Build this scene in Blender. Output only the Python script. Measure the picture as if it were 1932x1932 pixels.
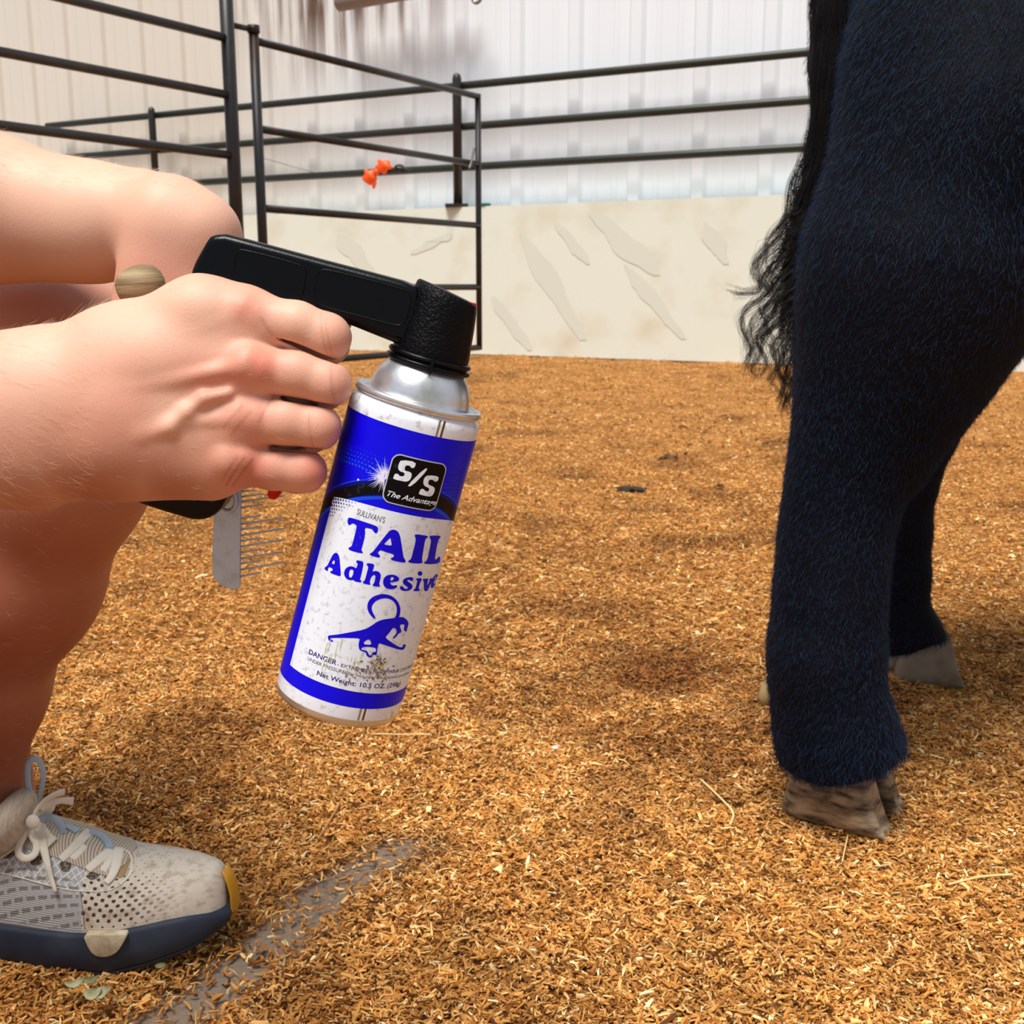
import bpy, bmesh, math, random
import numpy as np
from mathutils import Vector, Matrix
for o in list(bpy.data.objects): bpy.data.objects.remove(o)
random.seed(7); RNG = np.random.default_rng(11)
SC = bpy.context.scene; COL = SC.collection
# ---------------------------------------------------------------- camera
F_PX = 2100.0; CAM_H = 0.60; PITCH = math.radians(11.5)
cd = bpy.data.cameras.new('camera'); cam = bpy.data.objects.new('camera', cd); COL.objects.link(cam)
cam.location = (0, 0, CAM_H); cam.rotation_euler = (math.pi/2-PITCH, 0, 0)
cd.sensor_width = 36; cd.lens = F_PX/1932*36; cd.clip_start = 0.02; cd.clip_end = 100
cd.dof.use_dof = True; cd.dof.focus_distance = 0.63; cd.dof.aperture_fstop = 28.0
SC.camera = cam
# ---------------------------------------------------------------- world, sun, exposure
w = bpy.data.worlds.new('world'); SC.world = w; w.use_nodes = True
bg = w.node_tree.nodes['Background']; bg.inputs[0].default_value = (0.88, 0.94, 1.0, 1); bg.inputs[1].default_value = 0.46
sl = bpy.data.lights.new('sun', 'SUN'); sl.energy = 4.5; sl.angle = math.radians(24); sl.color = (1, 0.965, 0.9)
sun = bpy.data.objects.new('sun', sl); COL.objects.link(sun)
sun.rotation_euler = Vector((0.18, 0.36, -1.0)).to_track_quat('-Z', 'Y').to_euler()
SC.view_settings.view_transform = 'Standard'; SC.view_settings.look = 'None'
SC.view_settings.gamma = 1; SC.view_settings.exposure = 0.12; SC.view_settings.use_curve_mapping = False
# ---------------------------------------------------------------- geometry helpers
cp, sp_ = math.cos(PITCH), math.sin(PITCH)
FWD = Vector((0, cp, -sp_)); UPV = Vector((0, sp_, cp)); CAMP = Vector((0, 0, CAM_H))
def ray(px, py): return FWD + Vector((1, 0, 0))*((px-966)/F_PX) - UPV*((py-966)/F_PX)
def P(px, py, d): return CAMP + ray(px, py)*d
def PY(px, py, Y):
    r = ray(px, py); return CAMP + r*(Y/r.y)
def PG(px, py, z=0.0):
    r = ray(px, py); return CAMP + r*((z-CAM_H)/r.z)
def on_plane(px, py, A, D):
    """point on the vertical plane through plan point A along plan direction D"""
    r = ray(px, py); n = (-D[1], D[0]); t = (n[0]*A[0]+n[1]*A[1])/(n[0]*r.x+n[1]*r.y)
    return CAMP + r*t
def pxm(n, d): return n*d/F_PX
def link(me, name, m=None, parent=None, smooth=False):
    o = bpy.data.objects.new(name, me); COL.objects.link(o)
    if m is not None:
        for q in (m if isinstance(m, (list, tuple)) else [m]): me.materials.append(q)
    if parent is not None: o.parent = parent
    if smooth and hasattr(me, 'polygons'): me.polygons.foreach_set('use_smooth', [True]*len(me.polygons))
    return o
def obj(name, bm, m=None, parent=None, smooth=False):
    me = bpy.data.meshes.new(name); bm.to_mesh(me); bm.free()
    return link(me, name, m, parent, smooth)
def npmesh(name, V, Fq, m=None, parent=None, smooth=True):
    me = bpy.data.meshes.new(name); V = np.asarray(V, np.float32); Fq = np.asarray(Fq, np.int32); k = Fq.shape[1]
    me.vertices.add(len(V)); me.vertices.foreach_set('co', V.ravel())
    me.loops.add(Fq.size); me.loops.foreach_set('vertex_index', Fq.ravel())
    me.polygons.add(len(Fq)); me.polygons.foreach_set('loop_start', np.arange(0, Fq.size, k, dtype=np.int32))
    me.polygons.foreach_set('loop_total', np.full(len(Fq), k, np.int32))
    me.polygons.foreach_set('use_smooth', np.full(len(Fq), smooth)); me.update(); me.validate()
    return link(me, name, m, parent)
def tag(o, label, cat, group=None, kind=None):
    if label: o['label'] = label
    if cat: o['category'] = cat
    if group: o['group'] = group
    if kind: o['kind'] = kind
    return o
def empty(name, loc, label, cat, group=None):
    o = bpy.data.objects.new(name, None); COL.objects.link(o); o.location = loc; o.empty_display_size = .05
    return tag(o, label, cat, group)
def adopt(parent, *kids):
    """parent world-space children to an empty, keeping them in place"""
    mi = Matrix.Translation(-parent.location)
    for k in kids: k.parent = parent; k.matrix_parent_inverse = mi
def tube(bm, pts, r, n=12, caps=True, mi=0, up=None):
    pts = [Vector(p) for p in pts]; rs = r if isinstance(r, (list, tuple)) else [r]*len(pts)
    rings = []; prev = None
    for i, p in enumerate(pts):
        t = (pts[min(i+1, len(pts)-1)]-pts[max(i-1, 0)]).normalized()
        if prev is None:
            a = Vector((0, 0, 1)) if abs(t.z) < .9 else Vector((1, 0, 0)); prev = (a - t*a.dot(t)).normalized()
        u = (prev - t*prev.dot(t)).normalized(); prev = u; v = t.cross(u)
        rr = rs[i]; ra, rb = rr if isinstance(rr, tuple) else (rr, rr)
        rings.append([bm.verts.new(p+u*math.cos(2*math.pi*k/n)*ra+v*math.sin(2*math.pi*k/n)*rb) for k in range(n)])
    for a, b in zip(rings, rings[1:]):
        for k in range(n):
            f = bm.faces.new((a[k], a[(k+1) % n], b[(k+1) % n], b[k])); f.smooth = True; f.material_index = mi
    if caps:
        f = bm.faces.new(rings[0][::-1]); f.material_index = mi; f = bm.faces.new(rings[-1]); f.material_index = mi
def lathe(bm, prof, O, ax, n=64, mi=0):
    """prof: (radius, height) along the axis from O"""
    ax = Vector(ax).normalized(); u = Vector((0, -1, 0)); u = (u-ax*u.dot(ax)).normalized(); v = ax.cross(u); rings = []
    for (r, h) in prof:
        if r < 1e-6: rings.append([bm.verts.new(O+ax*h)]); continue
        rings.append([bm.verts.new(O+ax*h+(u*math.cos(2*math.pi*k/n)+v*math.sin(2*math.pi*k/n))*r) for k in range(n)])
    for a, b in zip(rings, rings[1:]):
        for k in range(n):
            k2 = (k+1) % n
            if len(a) == 1 and len(b) == 1: continue
            if len(a) == 1: f = bm.faces.new((a[0], b[k2], b[k]))
            elif len(b) == 1: f = bm.faces.new((a[k], a[k2], b[0]))
            else: f = bm.faces.new((a[k], a[k2], b[k2], b[k]))
            f.smooth = True; f.material_index = mi
def box(bm, c, s, R=None):
    r = bmesh.ops.create_cube(bm, size=1); M = Matrix.Translation(c) @ (R.to_4x4() if R else Matrix()) @ Matrix.Diagonal((*s, 1))
    bmesh.ops.transform(bm, matrix=M, verts=r['verts']); return r['verts']
def prism(bm, pts, off, bevel=0, seg=3):
    """extrude a closed polygon (3-D points) by vector off"""
    a = [bm.verts.new(p) for p in pts]; b = [bm.verts.new(Vector(p)+off) for p in pts]; n = len(a); fs = []
    fs.append(bm.faces.new(a[::-1])); fs.append(bm.faces.new(b))
    for i in range(n): fs.append(bm.faces.new((a[i], a[(i+1) % n], b[(i+1) % n], b[i])))
    bmesh.ops.recalc_face_normals(bm, faces=fs)
    if bevel:
        es = list(set(e for f in fs[:2] for e in f.edges))
        bmesh.ops.bevel(bm, geom=es, offset=bevel, segments=seg, profile=.5, affect='EDGES')
def smooth_loop(pts, it=2):
    for _ in range(it):
        q = []
        for i in range(len(pts)):
            a, b = pts[i], pts[(i+1) % len(pts)]
            q.append(tuple(a[k]*.75+b[k]*.25 for k in range(len(a)))); q.append(tuple(a[k]*.25+b[k]*.75 for k in range(len(a))))
        pts = q
    return pts
def spline(pts, n=8):
    pts = [Vector(p) for p in pts]; out = []
    for i in range(len(pts)-1):
        p0, p1, p2, p3 = pts[max(i-1, 0)], pts[i], pts[i+1], pts[min(i+2, len(pts)-1)]
        for k in range(n):
            t = k/n
            out.append(.5*((2*p1)+(p2-p0)*t+(2*p0-5*p1+4*p2-p3)*t*t+(3*p1-p0-3*p2+p3)*t**3))
    out.append(pts[-1]); return out
# ---------------------------------------------------------------- materials
def s2l(c):
    if isinstance(c, str): c = [int(c[i:i+2], 16)/255 for i in (0, 2, 4)]
    return tuple((x/12.92 if x <= .04045 else ((x+.055)/1.055)**2.4) for x in c)
def mat(name, col, rough=.6, metal=0.0, spec=.5, col2=None, scale=20, bump=0, bscale=60, detail=4, thresh=(.35, .65), sss=0, coat=0, stretch=None):
    m = bpy.data.materials.new(name); m.use_nodes = True; nt = m.node_tree; N = nt.nodes; L = nt.links
    b = N['Principled BSDF']; c = s2l(col)
    b.inputs['Base Color'].default_value = (*c, 1); b.inputs['Roughness'].default_value = rough
    b.inputs['Metallic'].default_value = metal; b.inputs['Specular IOR Level'].default_value = spec
    if coat: b.inputs['Coat Weight'].default_value = coat; b.inputs['Coat Roughness'].default_value = .12
    if sss:
        b.inputs['Subsurface Weight'].default_value = sss; b.inputs['Subsurface Radius'].default_value = (1, .35, .2); b.inputs['Subsurface Scale'].default_value = .006
    tc = N.new('ShaderNodeTexCoord'); mp = N.new('ShaderNodeMapping'); L.new(tc.outputs['Object'], mp.inputs[0])
    if stretch: mp.inputs['Scale'].default_value = stretch
    if col2:
        nz = N.new('ShaderNodeTexNoise'); nz.inputs['Scale'].default_value = scale; nz.inputs['Detail'].default_value = detail; L.new(mp.outputs[0], nz.inputs[0])
        cr = N.new('ShaderNodeValToRGB'); cr.color_ramp.elements[0].position = thresh[0]; cr.color_ramp.elements[1].position = thresh[1]
        cr.color_ramp.elements[0].color = (*c, 1); cr.color_ramp.elements[1].color = (*s2l(col2), 1)
        L.new(nz.outputs[0], cr.inputs[0]); L.new(cr.outputs[0], b.inputs['Base Color'])
    if bump:
        n2 = N.new('ShaderNodeTexNoise'); n2.inputs['Scale'].default_value = bscale; n2.inputs['Detail'].default_value = 3; L.new(mp.outputs[0], n2.inputs[0])
        bp = N.new('ShaderNodeBump'); bp.inputs['Strength'].default_value = bump; bp.inputs['Distance'].default_value = .002
        L.new(n2.outputs[0], bp.inputs['Height']); L.new(bp.outputs[0], b.inputs['Normal'])
    return m
# ---------------------------------------------------------------- SDF modelling: tapered capsules blended into ONE continuous surface
class Cone:
    def __init__(s, a, b, ra, rb, flat=None):
        s.a = np.array(a, float); s.b = np.array(b, float); s.ra = ra; s.rb = rb; s.flat = flat
        s.ba = s.b-s.a; s.l2 = max(float(s.ba@s.ba), 1e-10)
    def d(s, p):
        q = p-s.a; t = np.clip((q@s.ba)/s.l2, 0, 1); v = q-t[:, None]*s.ba
        if s.flat is not None:               # flat=(axis vector, factor>1 makes it thinner along that axis)
            n, k = s.flat; v = v+np.outer(v@np.array(n), np.array(n))*(k-1)
            l = np.sqrt((v*v).sum(1)); return (l-(s.ra+(s.rb-s.ra)*t))/(1+(k-1)*.35)
        return np.sqrt((v*v).sum(1))-(s.ra+(s.rb-s.ra)*t)
class Sub:                                   # carve: smooth subtraction of a node
    def __init__(s, n, k): s.n = n; s.k = k
class Below:
    """everything under a surface z = f(x, y)"""
    def __init__(s, f): s.f = f
    def d(s, p): return p[:, 2]-s.f(p[:, 0], p[:, 1])
class U:
    def __init__(s, k, *ch): s.k = k; s.ch = list(ch)
def smin(a, b, k):
    if k <= 0: return np.minimum(a, b)
    h = np.maximum(k-np.abs(a-b), 0)/k; return np.minimum(a, b)-h*h*k*.25
def ev(n, p, act):
    if isinstance(n, Below): return n.d(p)
    if isinstance(n, Cone): return n.d(p) if id(n) in act else None
    r = None
    for c in n.ch:
        if isinstance(c, Sub):
            x = ev(c.n, p, act)
            if x is not None and r is not None: r = -smin(-r, x, c.k)
            continue
        x = ev(c, p, act)
        if x is None: continue
        r = x if r is None else smin(r, x, n.k)
    return r
def leaves(n):
    if isinstance(n, Cone): return [n]
    if isinstance(n, Below): return []
    if isinstance(n, Sub): return leaves(n.n)
    return [x for c in n.ch for x in leaves(c)]
def chain(pts, rs, k, flat=None): return U(k, *[Cone(pts[i], pts[i+1], rs[i], rs[i+1], flat) for i in range(len(pts)-1)])
def axis_grid(lo, hi, coarse, fines):
    g = [lo]
    while g[-1] < hi:
        x = g[-1]; h = coarse
        for (a, b, f) in fines:
            dd = max(a-x, x-b, 0); h = min(h, f+dd*.22)
        g.append(x+h)
    return np.array(g)
def sdf_mesh(node, gx, gy, gz, margin=.03, B=14, relax=2):
    lv = leaves(node); nx, ny, nz = len(gx), len(gy), len(gz)
    D = np.full((nx, ny, nz), 1.0, np.float32)
    for i in range(0, nx, B):
        for j in range(0, ny, B):
            xs = gx[i:i+B]; ys = gy[j:j+B]
            ks = list(range(0, nz, B))
            C = np.array([[(xs[0]+xs[-1])/2, (ys[0]+ys[-1])/2, (gz[k]+gz[min(k+B, nz)-1])/2] for k in ks])
            R = np.array([.5*math.sqrt((xs[-1]-xs[0])**2+(ys[-1]-ys[0])**2+(gz[min(k+B, nz)-1]-gz[k])**2) for k in ks])
            dl = np.stack([c.d(C) for c in lv]); mn = dl.min(0)
            for q, k in enumerate(ks):
                if mn[q] > R[q]+margin: continue
                if mn[q] < -(R[q]+margin) and not any(True for _ in ()):
                    pass
                act = set(id(c) for c, d in zip(lv, dl[:, q]) if d < R[q]+margin)
                zs = gz[k:k+B]
                p = np.stack(np.meshgrid(xs, ys, zs, indexing='ij'), -1).reshape(-1, 3)
                r = ev(node, p, act)
                if r is not None: D[i:i+B, j:j+B, k:k+B] = r.reshape(len(xs), len(ys), len(zs))
    S = D < 0
    c = np.zeros((nx-1, ny-1, nz-1), np.int8)
    for a in (0, 1):
        for b in (0, 1):
            for e in (0, 1): c += S[a:nx-1+a, b:ny-1+b, e:nz-1+e]
    cell = (c > 0) & (c < 8); ci, cj, ck = np.nonzero(cell)
    idx = np.full(cell.shape, -1, np.int32); idx[ci, cj, ck] = np.arange(len(ci))
    acc = np.zeros((len(ci), 3)); cnt = np.zeros(len(ci))
    X = [gx, gy, gz]
    for ax in range(3):
        for a in (0, 1):
            for b in (0, 1):
                o0 = [0, 0, 0]; oth = [q for q in range(3) if q != ax]; o0[oth[0]] = a; o0[oth[1]] = b; o1 = list(o0); o1[ax] = 1
                I0 = (ci+o0[0], cj+o0[1], ck+o0[2]); I1 = (ci+o1[0], cj+o1[1], ck+o1[2])
                d0 = D[I0]; d1 = D[I1]; m = (d0 < 0) != (d1 < 0)
                t = np.where(m, d0/np.where(m, d0-d1, 1), 0)
                for q in range(3):
                    x0 = X[q][I0[q]]; x1 = X[q][I1[q]]; acc[:, q] += np.where(m, x0+(x1-x0)*t, 0)
                cnt += m
    V = acc/cnt[:, None]
    Q = []
    for ax in range(3):
        sl0 = [slice(None)]*3; sl1 = [slice(None)]*3; sl0[ax] = slice(0, -1); sl1[ax] = slice(1, None)
        A = S[tuple(sl0)]; Bq = S[tuple(sl1)]; e = A != Bq; I = np.array(np.nonzero(e)); oth = [(ax+1) % 3, (ax+2) % 3]
        ok = np.ones(I.shape[1], bool)
        for q in oth: ok &= (I[q] > 0) & (I[q] < [nx, ny, nz][q]-1)
        I = I[:, ok]; inside = A[tuple(I)]
        def cid(da, db):
            J = I.copy(); J[oth[0]] -= da; J[oth[1]] -= db; return idx[tuple(J)]
        q4 = np.stack([cid(1, 1), cid(0, 1), cid(0, 0), cid(1, 0)], 1)
        q4[~inside] = q4[~inside][:, ::-1]; Q.append(q4)
    Q = np.concatenate(Q); Q = Q[(Q >= 0).all(1)]
    # one light relax for smoothness
    for _ in range(relax):
        s = np.zeros_like(V); n = np.zeros(len(V))
        for a in range(4):
            i0 = Q[:, a]; i1 = Q[:, (a+1) % 4]
            for q in range(3): s[:, q] += np.bincount(i0, V[i1, q], len(V))+np.bincount(i1, V[i0, q], len(V))
            n += np.bincount(i0, minlength=len(V))+np.bincount(i1, minlength=len(V))
        V = V*.5+.5*s/np.maximum(n, 1)[:, None]
    return V, Q
def set_attr(o, name, vals):
    at = o.data.attributes.new(name, 'FLOAT', 'POINT'); at.data.foreach_set('value', np.asarray(vals, np.float32))
def sample_surface(V, Q, n, rng, wfun=None):
    T = np.concatenate([Q[:, [0, 1, 2]], Q[:, [0, 2, 3]]]); a, b, c = V[T[:, 0]], V[T[:, 1]], V[T[:, 2]]
    N = np.cross(b-a, c-a); ar = np.linalg.norm(N, axis=1); w_ = ar.copy()
    if wfun is not None: w_ *= wfun((a+b+c)/3)
    i = rng.choice(len(T), n, p=w_/w_.sum()); r1 = np.sqrt(rng.random(n)); r2 = rng.random(n)
    p = a[i]*(1-r1)[:, None]+b[i]*(r1*(1-r2))[:, None]+c[i]*(r1*r2)[:, None]
    return p, N[i]/np.maximum(ar[i], 1e-12)[:, None]
def hair_obj(name, PTS, rad, m, parent=None):
    """PTS (n,k,3) strands, rad (n,k) radii: one hair curves object"""
    n, k = PTS.shape[:2]; hc = bpy.data.hair_curves.new(name); hc.add_curves([k]*n)
    hc.attributes['position'].data.foreach_set('vector', PTS.astype(np.float32).ravel())
    ra = hc.attributes.get('radius') or hc.attributes.new('radius', 'FLOAT', 'POINT')
    ra.data.foreach_set('value', np.broadcast_to(rad, (n, k)).astype(np.float32).ravel())
    hc.materials.append(m); o = bpy.data.objects.new(name, hc); COL.objects.link(o)
    if parent is not None: o.parent = parent
    return o
CHIPK = 1.0
# ================================================================ SETTING
W0 = Vector((-0.169, 9.952, 0)); WD = Vector((0.8807, -0.4737, 0)); WN = Vector((0.4737, 0.8807, 0))
def wp(t, off=0, z=0): return W0+WD*t+WN*off+Vector((0, 0, z))
def gh(x, y):
    """height of the bedding surface"""
    return .006*np.sin(x*7.1+1.3)*np.cos(y*6.3)+.004*np.sin(x*17.3+y*11)+.003*np.cos(y*23-x*9)-.006
GREY_A = PG(760, 1590); GREY_B = PG(250, 1960)
def hash2(ix, iy):
    h = np.sin(ix*127.1+iy*311.7)*43758.5453; return h-np.floor(h)
def vnoise(x, y):
    ix, iy = np.floor(x), np.floor(y); fx, fy = x-ix, y-iy; fx = fx*fx*(3-2*fx); fy = fy*fy*(3-2*fy)
    a = hash2(ix, iy); b = hash2(ix+1, iy); c = hash2(ix, iy+1); d = hash2(ix+1, iy+1)
    return (a*(1-fx)+b*fx)*(1-fy)+(c*(1-fx)+d*fx)*fy
def fbm(x, y): return (vnoise(x, y)+.5*vnoise(x*2.1+5, y*2.1)+.25*vnoise(x*4.3, y*4.3+9))/1.75
def grey_mask(x, y):
    d = np.array([GREY_B.x-GREY_A.x, GREY_B.y-GREY_A.y]); L2 = d@d
    t = np.clip(((x-GREY_A.x)*d[0]+(y-GREY_A.y)*d[1])/L2, 0, 1)
    dist = np.hypot(x-GREY_A.x-t*d[0], y-GREY_A.y-t*d[1])
    return np.clip(1.35-dist/(.030+.03*fbm(x*14, y*14)), 0, 1)
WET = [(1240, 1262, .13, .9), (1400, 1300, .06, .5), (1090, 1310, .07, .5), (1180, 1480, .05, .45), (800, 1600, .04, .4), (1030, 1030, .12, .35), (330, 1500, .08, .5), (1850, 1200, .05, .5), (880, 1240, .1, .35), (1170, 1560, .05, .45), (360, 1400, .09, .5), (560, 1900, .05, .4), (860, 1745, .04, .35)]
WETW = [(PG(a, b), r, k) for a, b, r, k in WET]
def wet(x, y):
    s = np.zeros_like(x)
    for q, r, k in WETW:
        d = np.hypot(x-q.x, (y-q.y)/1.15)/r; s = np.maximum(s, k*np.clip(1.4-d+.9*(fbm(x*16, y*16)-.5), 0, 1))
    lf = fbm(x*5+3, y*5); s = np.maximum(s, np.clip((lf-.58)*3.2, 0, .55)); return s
# ---- dirt floor
M_floor = bpy.data.materials.new('brown wood bedding'); M_floor.use_nodes = True
def _floor():
    nt = M_floor.node_tree; N = nt.nodes; L = nt.links; b = N['Principled BSDF']; b.inputs['Roughness'].default_value = .9; b.inputs['Specular IOR Level'].default_value = .15
    tc = N.new('ShaderNodeTexCoord')
    def noise(s, det=5, out=0):
        n = N.new('ShaderNodeTexNoise'); n.inputs['Scale'].default_value = s; n.inputs['Detail'].default_value = det; n.inputs['Roughness'].default_value = .65; L.new(tc.outputs['Object'], n.inputs[0]); return n.outputs[0]
    cr = N.new('ShaderNodeValToRGB'); e = cr.color_ramp.elements; e[0].position = .30; e[1].position = .68
    e[0].color = (*s2l('704618'), 1); e[1].color = (*s2l('daa566'), 1); k = e.new(.5); k.color = (*s2l('b07a40'), 1)
    L.new(noise(70, 6), cr.inputs[0])
    mx = N.new('ShaderNodeMix'); mx.data_type = 'RGBA'; mx.blend_type = 'MULTIPLY'; mx.inputs[0].default_value = .8
    c2 = N.new('ShaderNodeValToRGB'); c2.color_ramp.elements[0].position = .34; c2.color_ramp.elements[1].position = .6
    c2.color_ramp.elements[0].color = (.55, .5, .45, 1); c2.color_ramp.elements[1].color = (1, 1, 1, 1)
    L.new(noise(5, 4), c2.inputs[0]); L.new(cr.outputs[0], mx.inputs[6]); L.new(c2.outputs[0], mx.inputs[7])
    at = N.new('ShaderNodeAttribute'); at.attribute_name = 'grey'
    m2 = N.new('ShaderNodeMix'); m2.data_type = 'RGBA'; L.new(at.outputs['Fac'], m2.inputs[0]); L.new(mx.outputs[2], m2.inputs[6]); m2.inputs[7].default_value = (*s2l('8d7f72'), 1)
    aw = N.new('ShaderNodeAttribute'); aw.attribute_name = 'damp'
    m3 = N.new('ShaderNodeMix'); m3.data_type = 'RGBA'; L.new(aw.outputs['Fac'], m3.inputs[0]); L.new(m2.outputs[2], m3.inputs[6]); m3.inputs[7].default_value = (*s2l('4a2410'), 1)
    L.new(m3.outputs[2], b.inputs['Base Color'])
    bp = N.new('ShaderNodeBump'); bp.inputs['Strength'].default_value = .9; bp.inputs['Distance'].default_value = .006; L.new(noise(130, 4), bp.inputs['Height']); L.new(bp.outputs[0], b.inputs['Normal'])
_floor()
def make_floor():
    gx = np.unique(np.concatenate([np.linspace(-9, -1.6, 60), np.linspace(-1.6, 2.2, 380), np.linspace(2.2, 9, 60)]))
    gy = np.unique(np.concatenate([np.linspace(-2, .5, 30), np.linspace(.5, 3, 260), np.linspace(3, 15, 160)]))
    X, Y = np.meshgrid(gx, gy, indexing='ij'); Z = gh(X, Y)
    # keep the bedding inside the room: stop at the kick wall
    V = np.stack([X, Y, Z], -1).reshape(-1, 3); nx, ny = X.shape
    i, j = np.meshgrid(np.arange(nx-1), np.arange(ny-1), indexing='ij'); a = (i*ny+j).ravel()
    Q = np.stack([a, a+ny, a+ny+1, a+1], 1)
    cen = V[Q].mean(1); off = (cen[:, 0]-W0.x)*WN.x+(cen[:, 1]-W0.y)*WN.y; Q = Q[off < .12]
    o = npmesh('floor', V, Q, M_floor); o['kind'] = 'structure'
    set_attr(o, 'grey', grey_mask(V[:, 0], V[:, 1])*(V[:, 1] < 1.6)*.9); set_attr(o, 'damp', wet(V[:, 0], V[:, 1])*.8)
make_floor()
# ---- loose wood chips of the bedding: nobody could count them
M_chip = bpy.data.materials.new('wood chip'); M_chip.use_nodes = True
def _chip():
    nt = M_chip.node_tree; N = nt.nodes; L = nt.links; b = N['Principled BSDF']; b.inputs['Roughness'].default_value = .75; b.inputs['Specular IOR Level'].default_value = .25
    at = N.new('ShaderNodeAttribute'); at.attribute_name = 'tint'; L.new(at.outputs['Color'], b.inputs['Base Color'])
_chip()
def make_chips():
    n1, n2, n3 = int(300000*CHIPK), int(135000*CHIPK), int(60000*CHIPK)
    def wedge(n, d0, d1, p):
        u = RNG.random(n); d = (d0**p+(d1**p-d0**p)*u)**(1/p); hw = .52*d+.34; return RNG.uniform(-1, 1, n)*hw, d
    X, Y = zip(wedge(n1, .50, 1.75, 1.3), wedge(n2, 1.75, 4.0, .7), wedge(n3, 4.0, 10.5, .5))
    sz = np.concatenate([np.full(n1, 1.0), np.full(n2, 1.25), np.full(n3, 1.9)])
    x = np.concatenate(X); y = np.concatenate(Y)
    off = (x-W0.x)*WN.x+(y-W0.y)*WN.y; gm = grey_mask(x, y)*(y < 1.6); keep = (off < -.02) & (RNG.random(len(x)) > gm*.9); x, y, sz = x[keep], y[keep], sz[keep]; n = len(x)
    L = np.clip(np.exp(RNG.normal(math.log(.0074), .42, n)), .0025, .02)*sz
    Wd = np.clip(np.exp(RNG.normal(math.log(.0017), .35, n)), .0008, .0042)*sz; T = Wd*RNG.uniform(.3, .7, n)
    bigx = RNG.random(n) < .012; L[bigx] *= 1.7
    yaw = RNG.uniform(0, 2*np.pi, n); pit = RNG.normal(0, .28, n); rol = RNG.normal(0, .6, n)
    clump = fbm(x*38, y*38); z = gh(x, y)+RNG.uniform(0, .005, n)*sz+clump*.010
    cy, sy = np.cos(yaw), np.sin(yaw); cpi, spi = np.cos(pit), np.sin(pit)
    ax = np.stack([cy*cpi, sy*cpi, spi], 1); side = np.stack([-sy, cy, 0*cy], 1); up = np.cross(ax, side)
    cr_, sr_ = np.cos(rol)[:, None], np.sin(rol)[:, None]; s2 = side*cr_+up*sr_; u2 = up*cr_-side*sr_
    C = np.stack([x, y, z], 1); bend = RNG.normal(0, .12, n)*L
    V = np.empty((n, 12, 3), np.float32); k = 0
    tap = RNG.uniform(.35, 1, (n, 2)); sk = RNG.normal(0, .3, n)
    for q, (t, wf) in enumerate(((-.5, tap[:, 0]), (0., np.ones(n)), (.5, tap[:, 1]))):
        c0 = C+ax*(L*t)[:, None]+u2*(bend*(.25-t*t)*4)[:, None]+s2*(Wd*sk*t)[:, None]
        for (a, b_) in ((-.5, -.5), (.5, -.5), (.5, .5), (-.5, .5)):
            V[:, k] = c0+s2*(Wd*wf*a)[:, None]+u2*(T*b_)[:, None]; k += 1
    Fq = []
    for r in (0, 4):
        for a in range(4): Fq.append((r+a, r+(a+1) % 4, r+4+(a+1) % 4, r+4+a))
    Fq += [(3, 2, 1, 0), (8, 9, 10, 11)]
    Fq = np.array(Fq); Q = (np.arange(n)[:, None, None]*12+Fq[None]).reshape(-1, 4)
    o = npmesh('wood_chips', V.reshape(-1, 3), Q, M_chip, smooth=False)
    pal = np.array([s2l(c) for c in ('f0c07c', 'd8a056', 'c48844', 'aa7030', '8c5622', '5e3412', 'f6dca8', 'ca8c4c', 'bc7c3a')])
    pr = np.array([.12, .19, .2, .15, .11, .07, .03, .08, .05]); ci = RNG.choice(9, n, p=pr/pr.sum()); col = pal[ci]*RNG.uniform(.8, 1.15, (n, 1))
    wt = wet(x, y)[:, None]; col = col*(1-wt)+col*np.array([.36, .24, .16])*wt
    lo = (clump[:, None]-.5)*.5; col = np.clip(col*(1+lo*1.5), 0, 1)
    A = np.ones((n, 12, 4), np.float32); A[:, :, :3] = col[:, None, :]
    at = o.data.attributes.new('tint', 'FLOAT_COLOR', 'POINT'); at.data.foreach_set('color', A.ravel())
    tag(o, 'loose brown wood chip bedding covering the arena floor', 'wood chips', kind='stuff')
make_chips()
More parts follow.
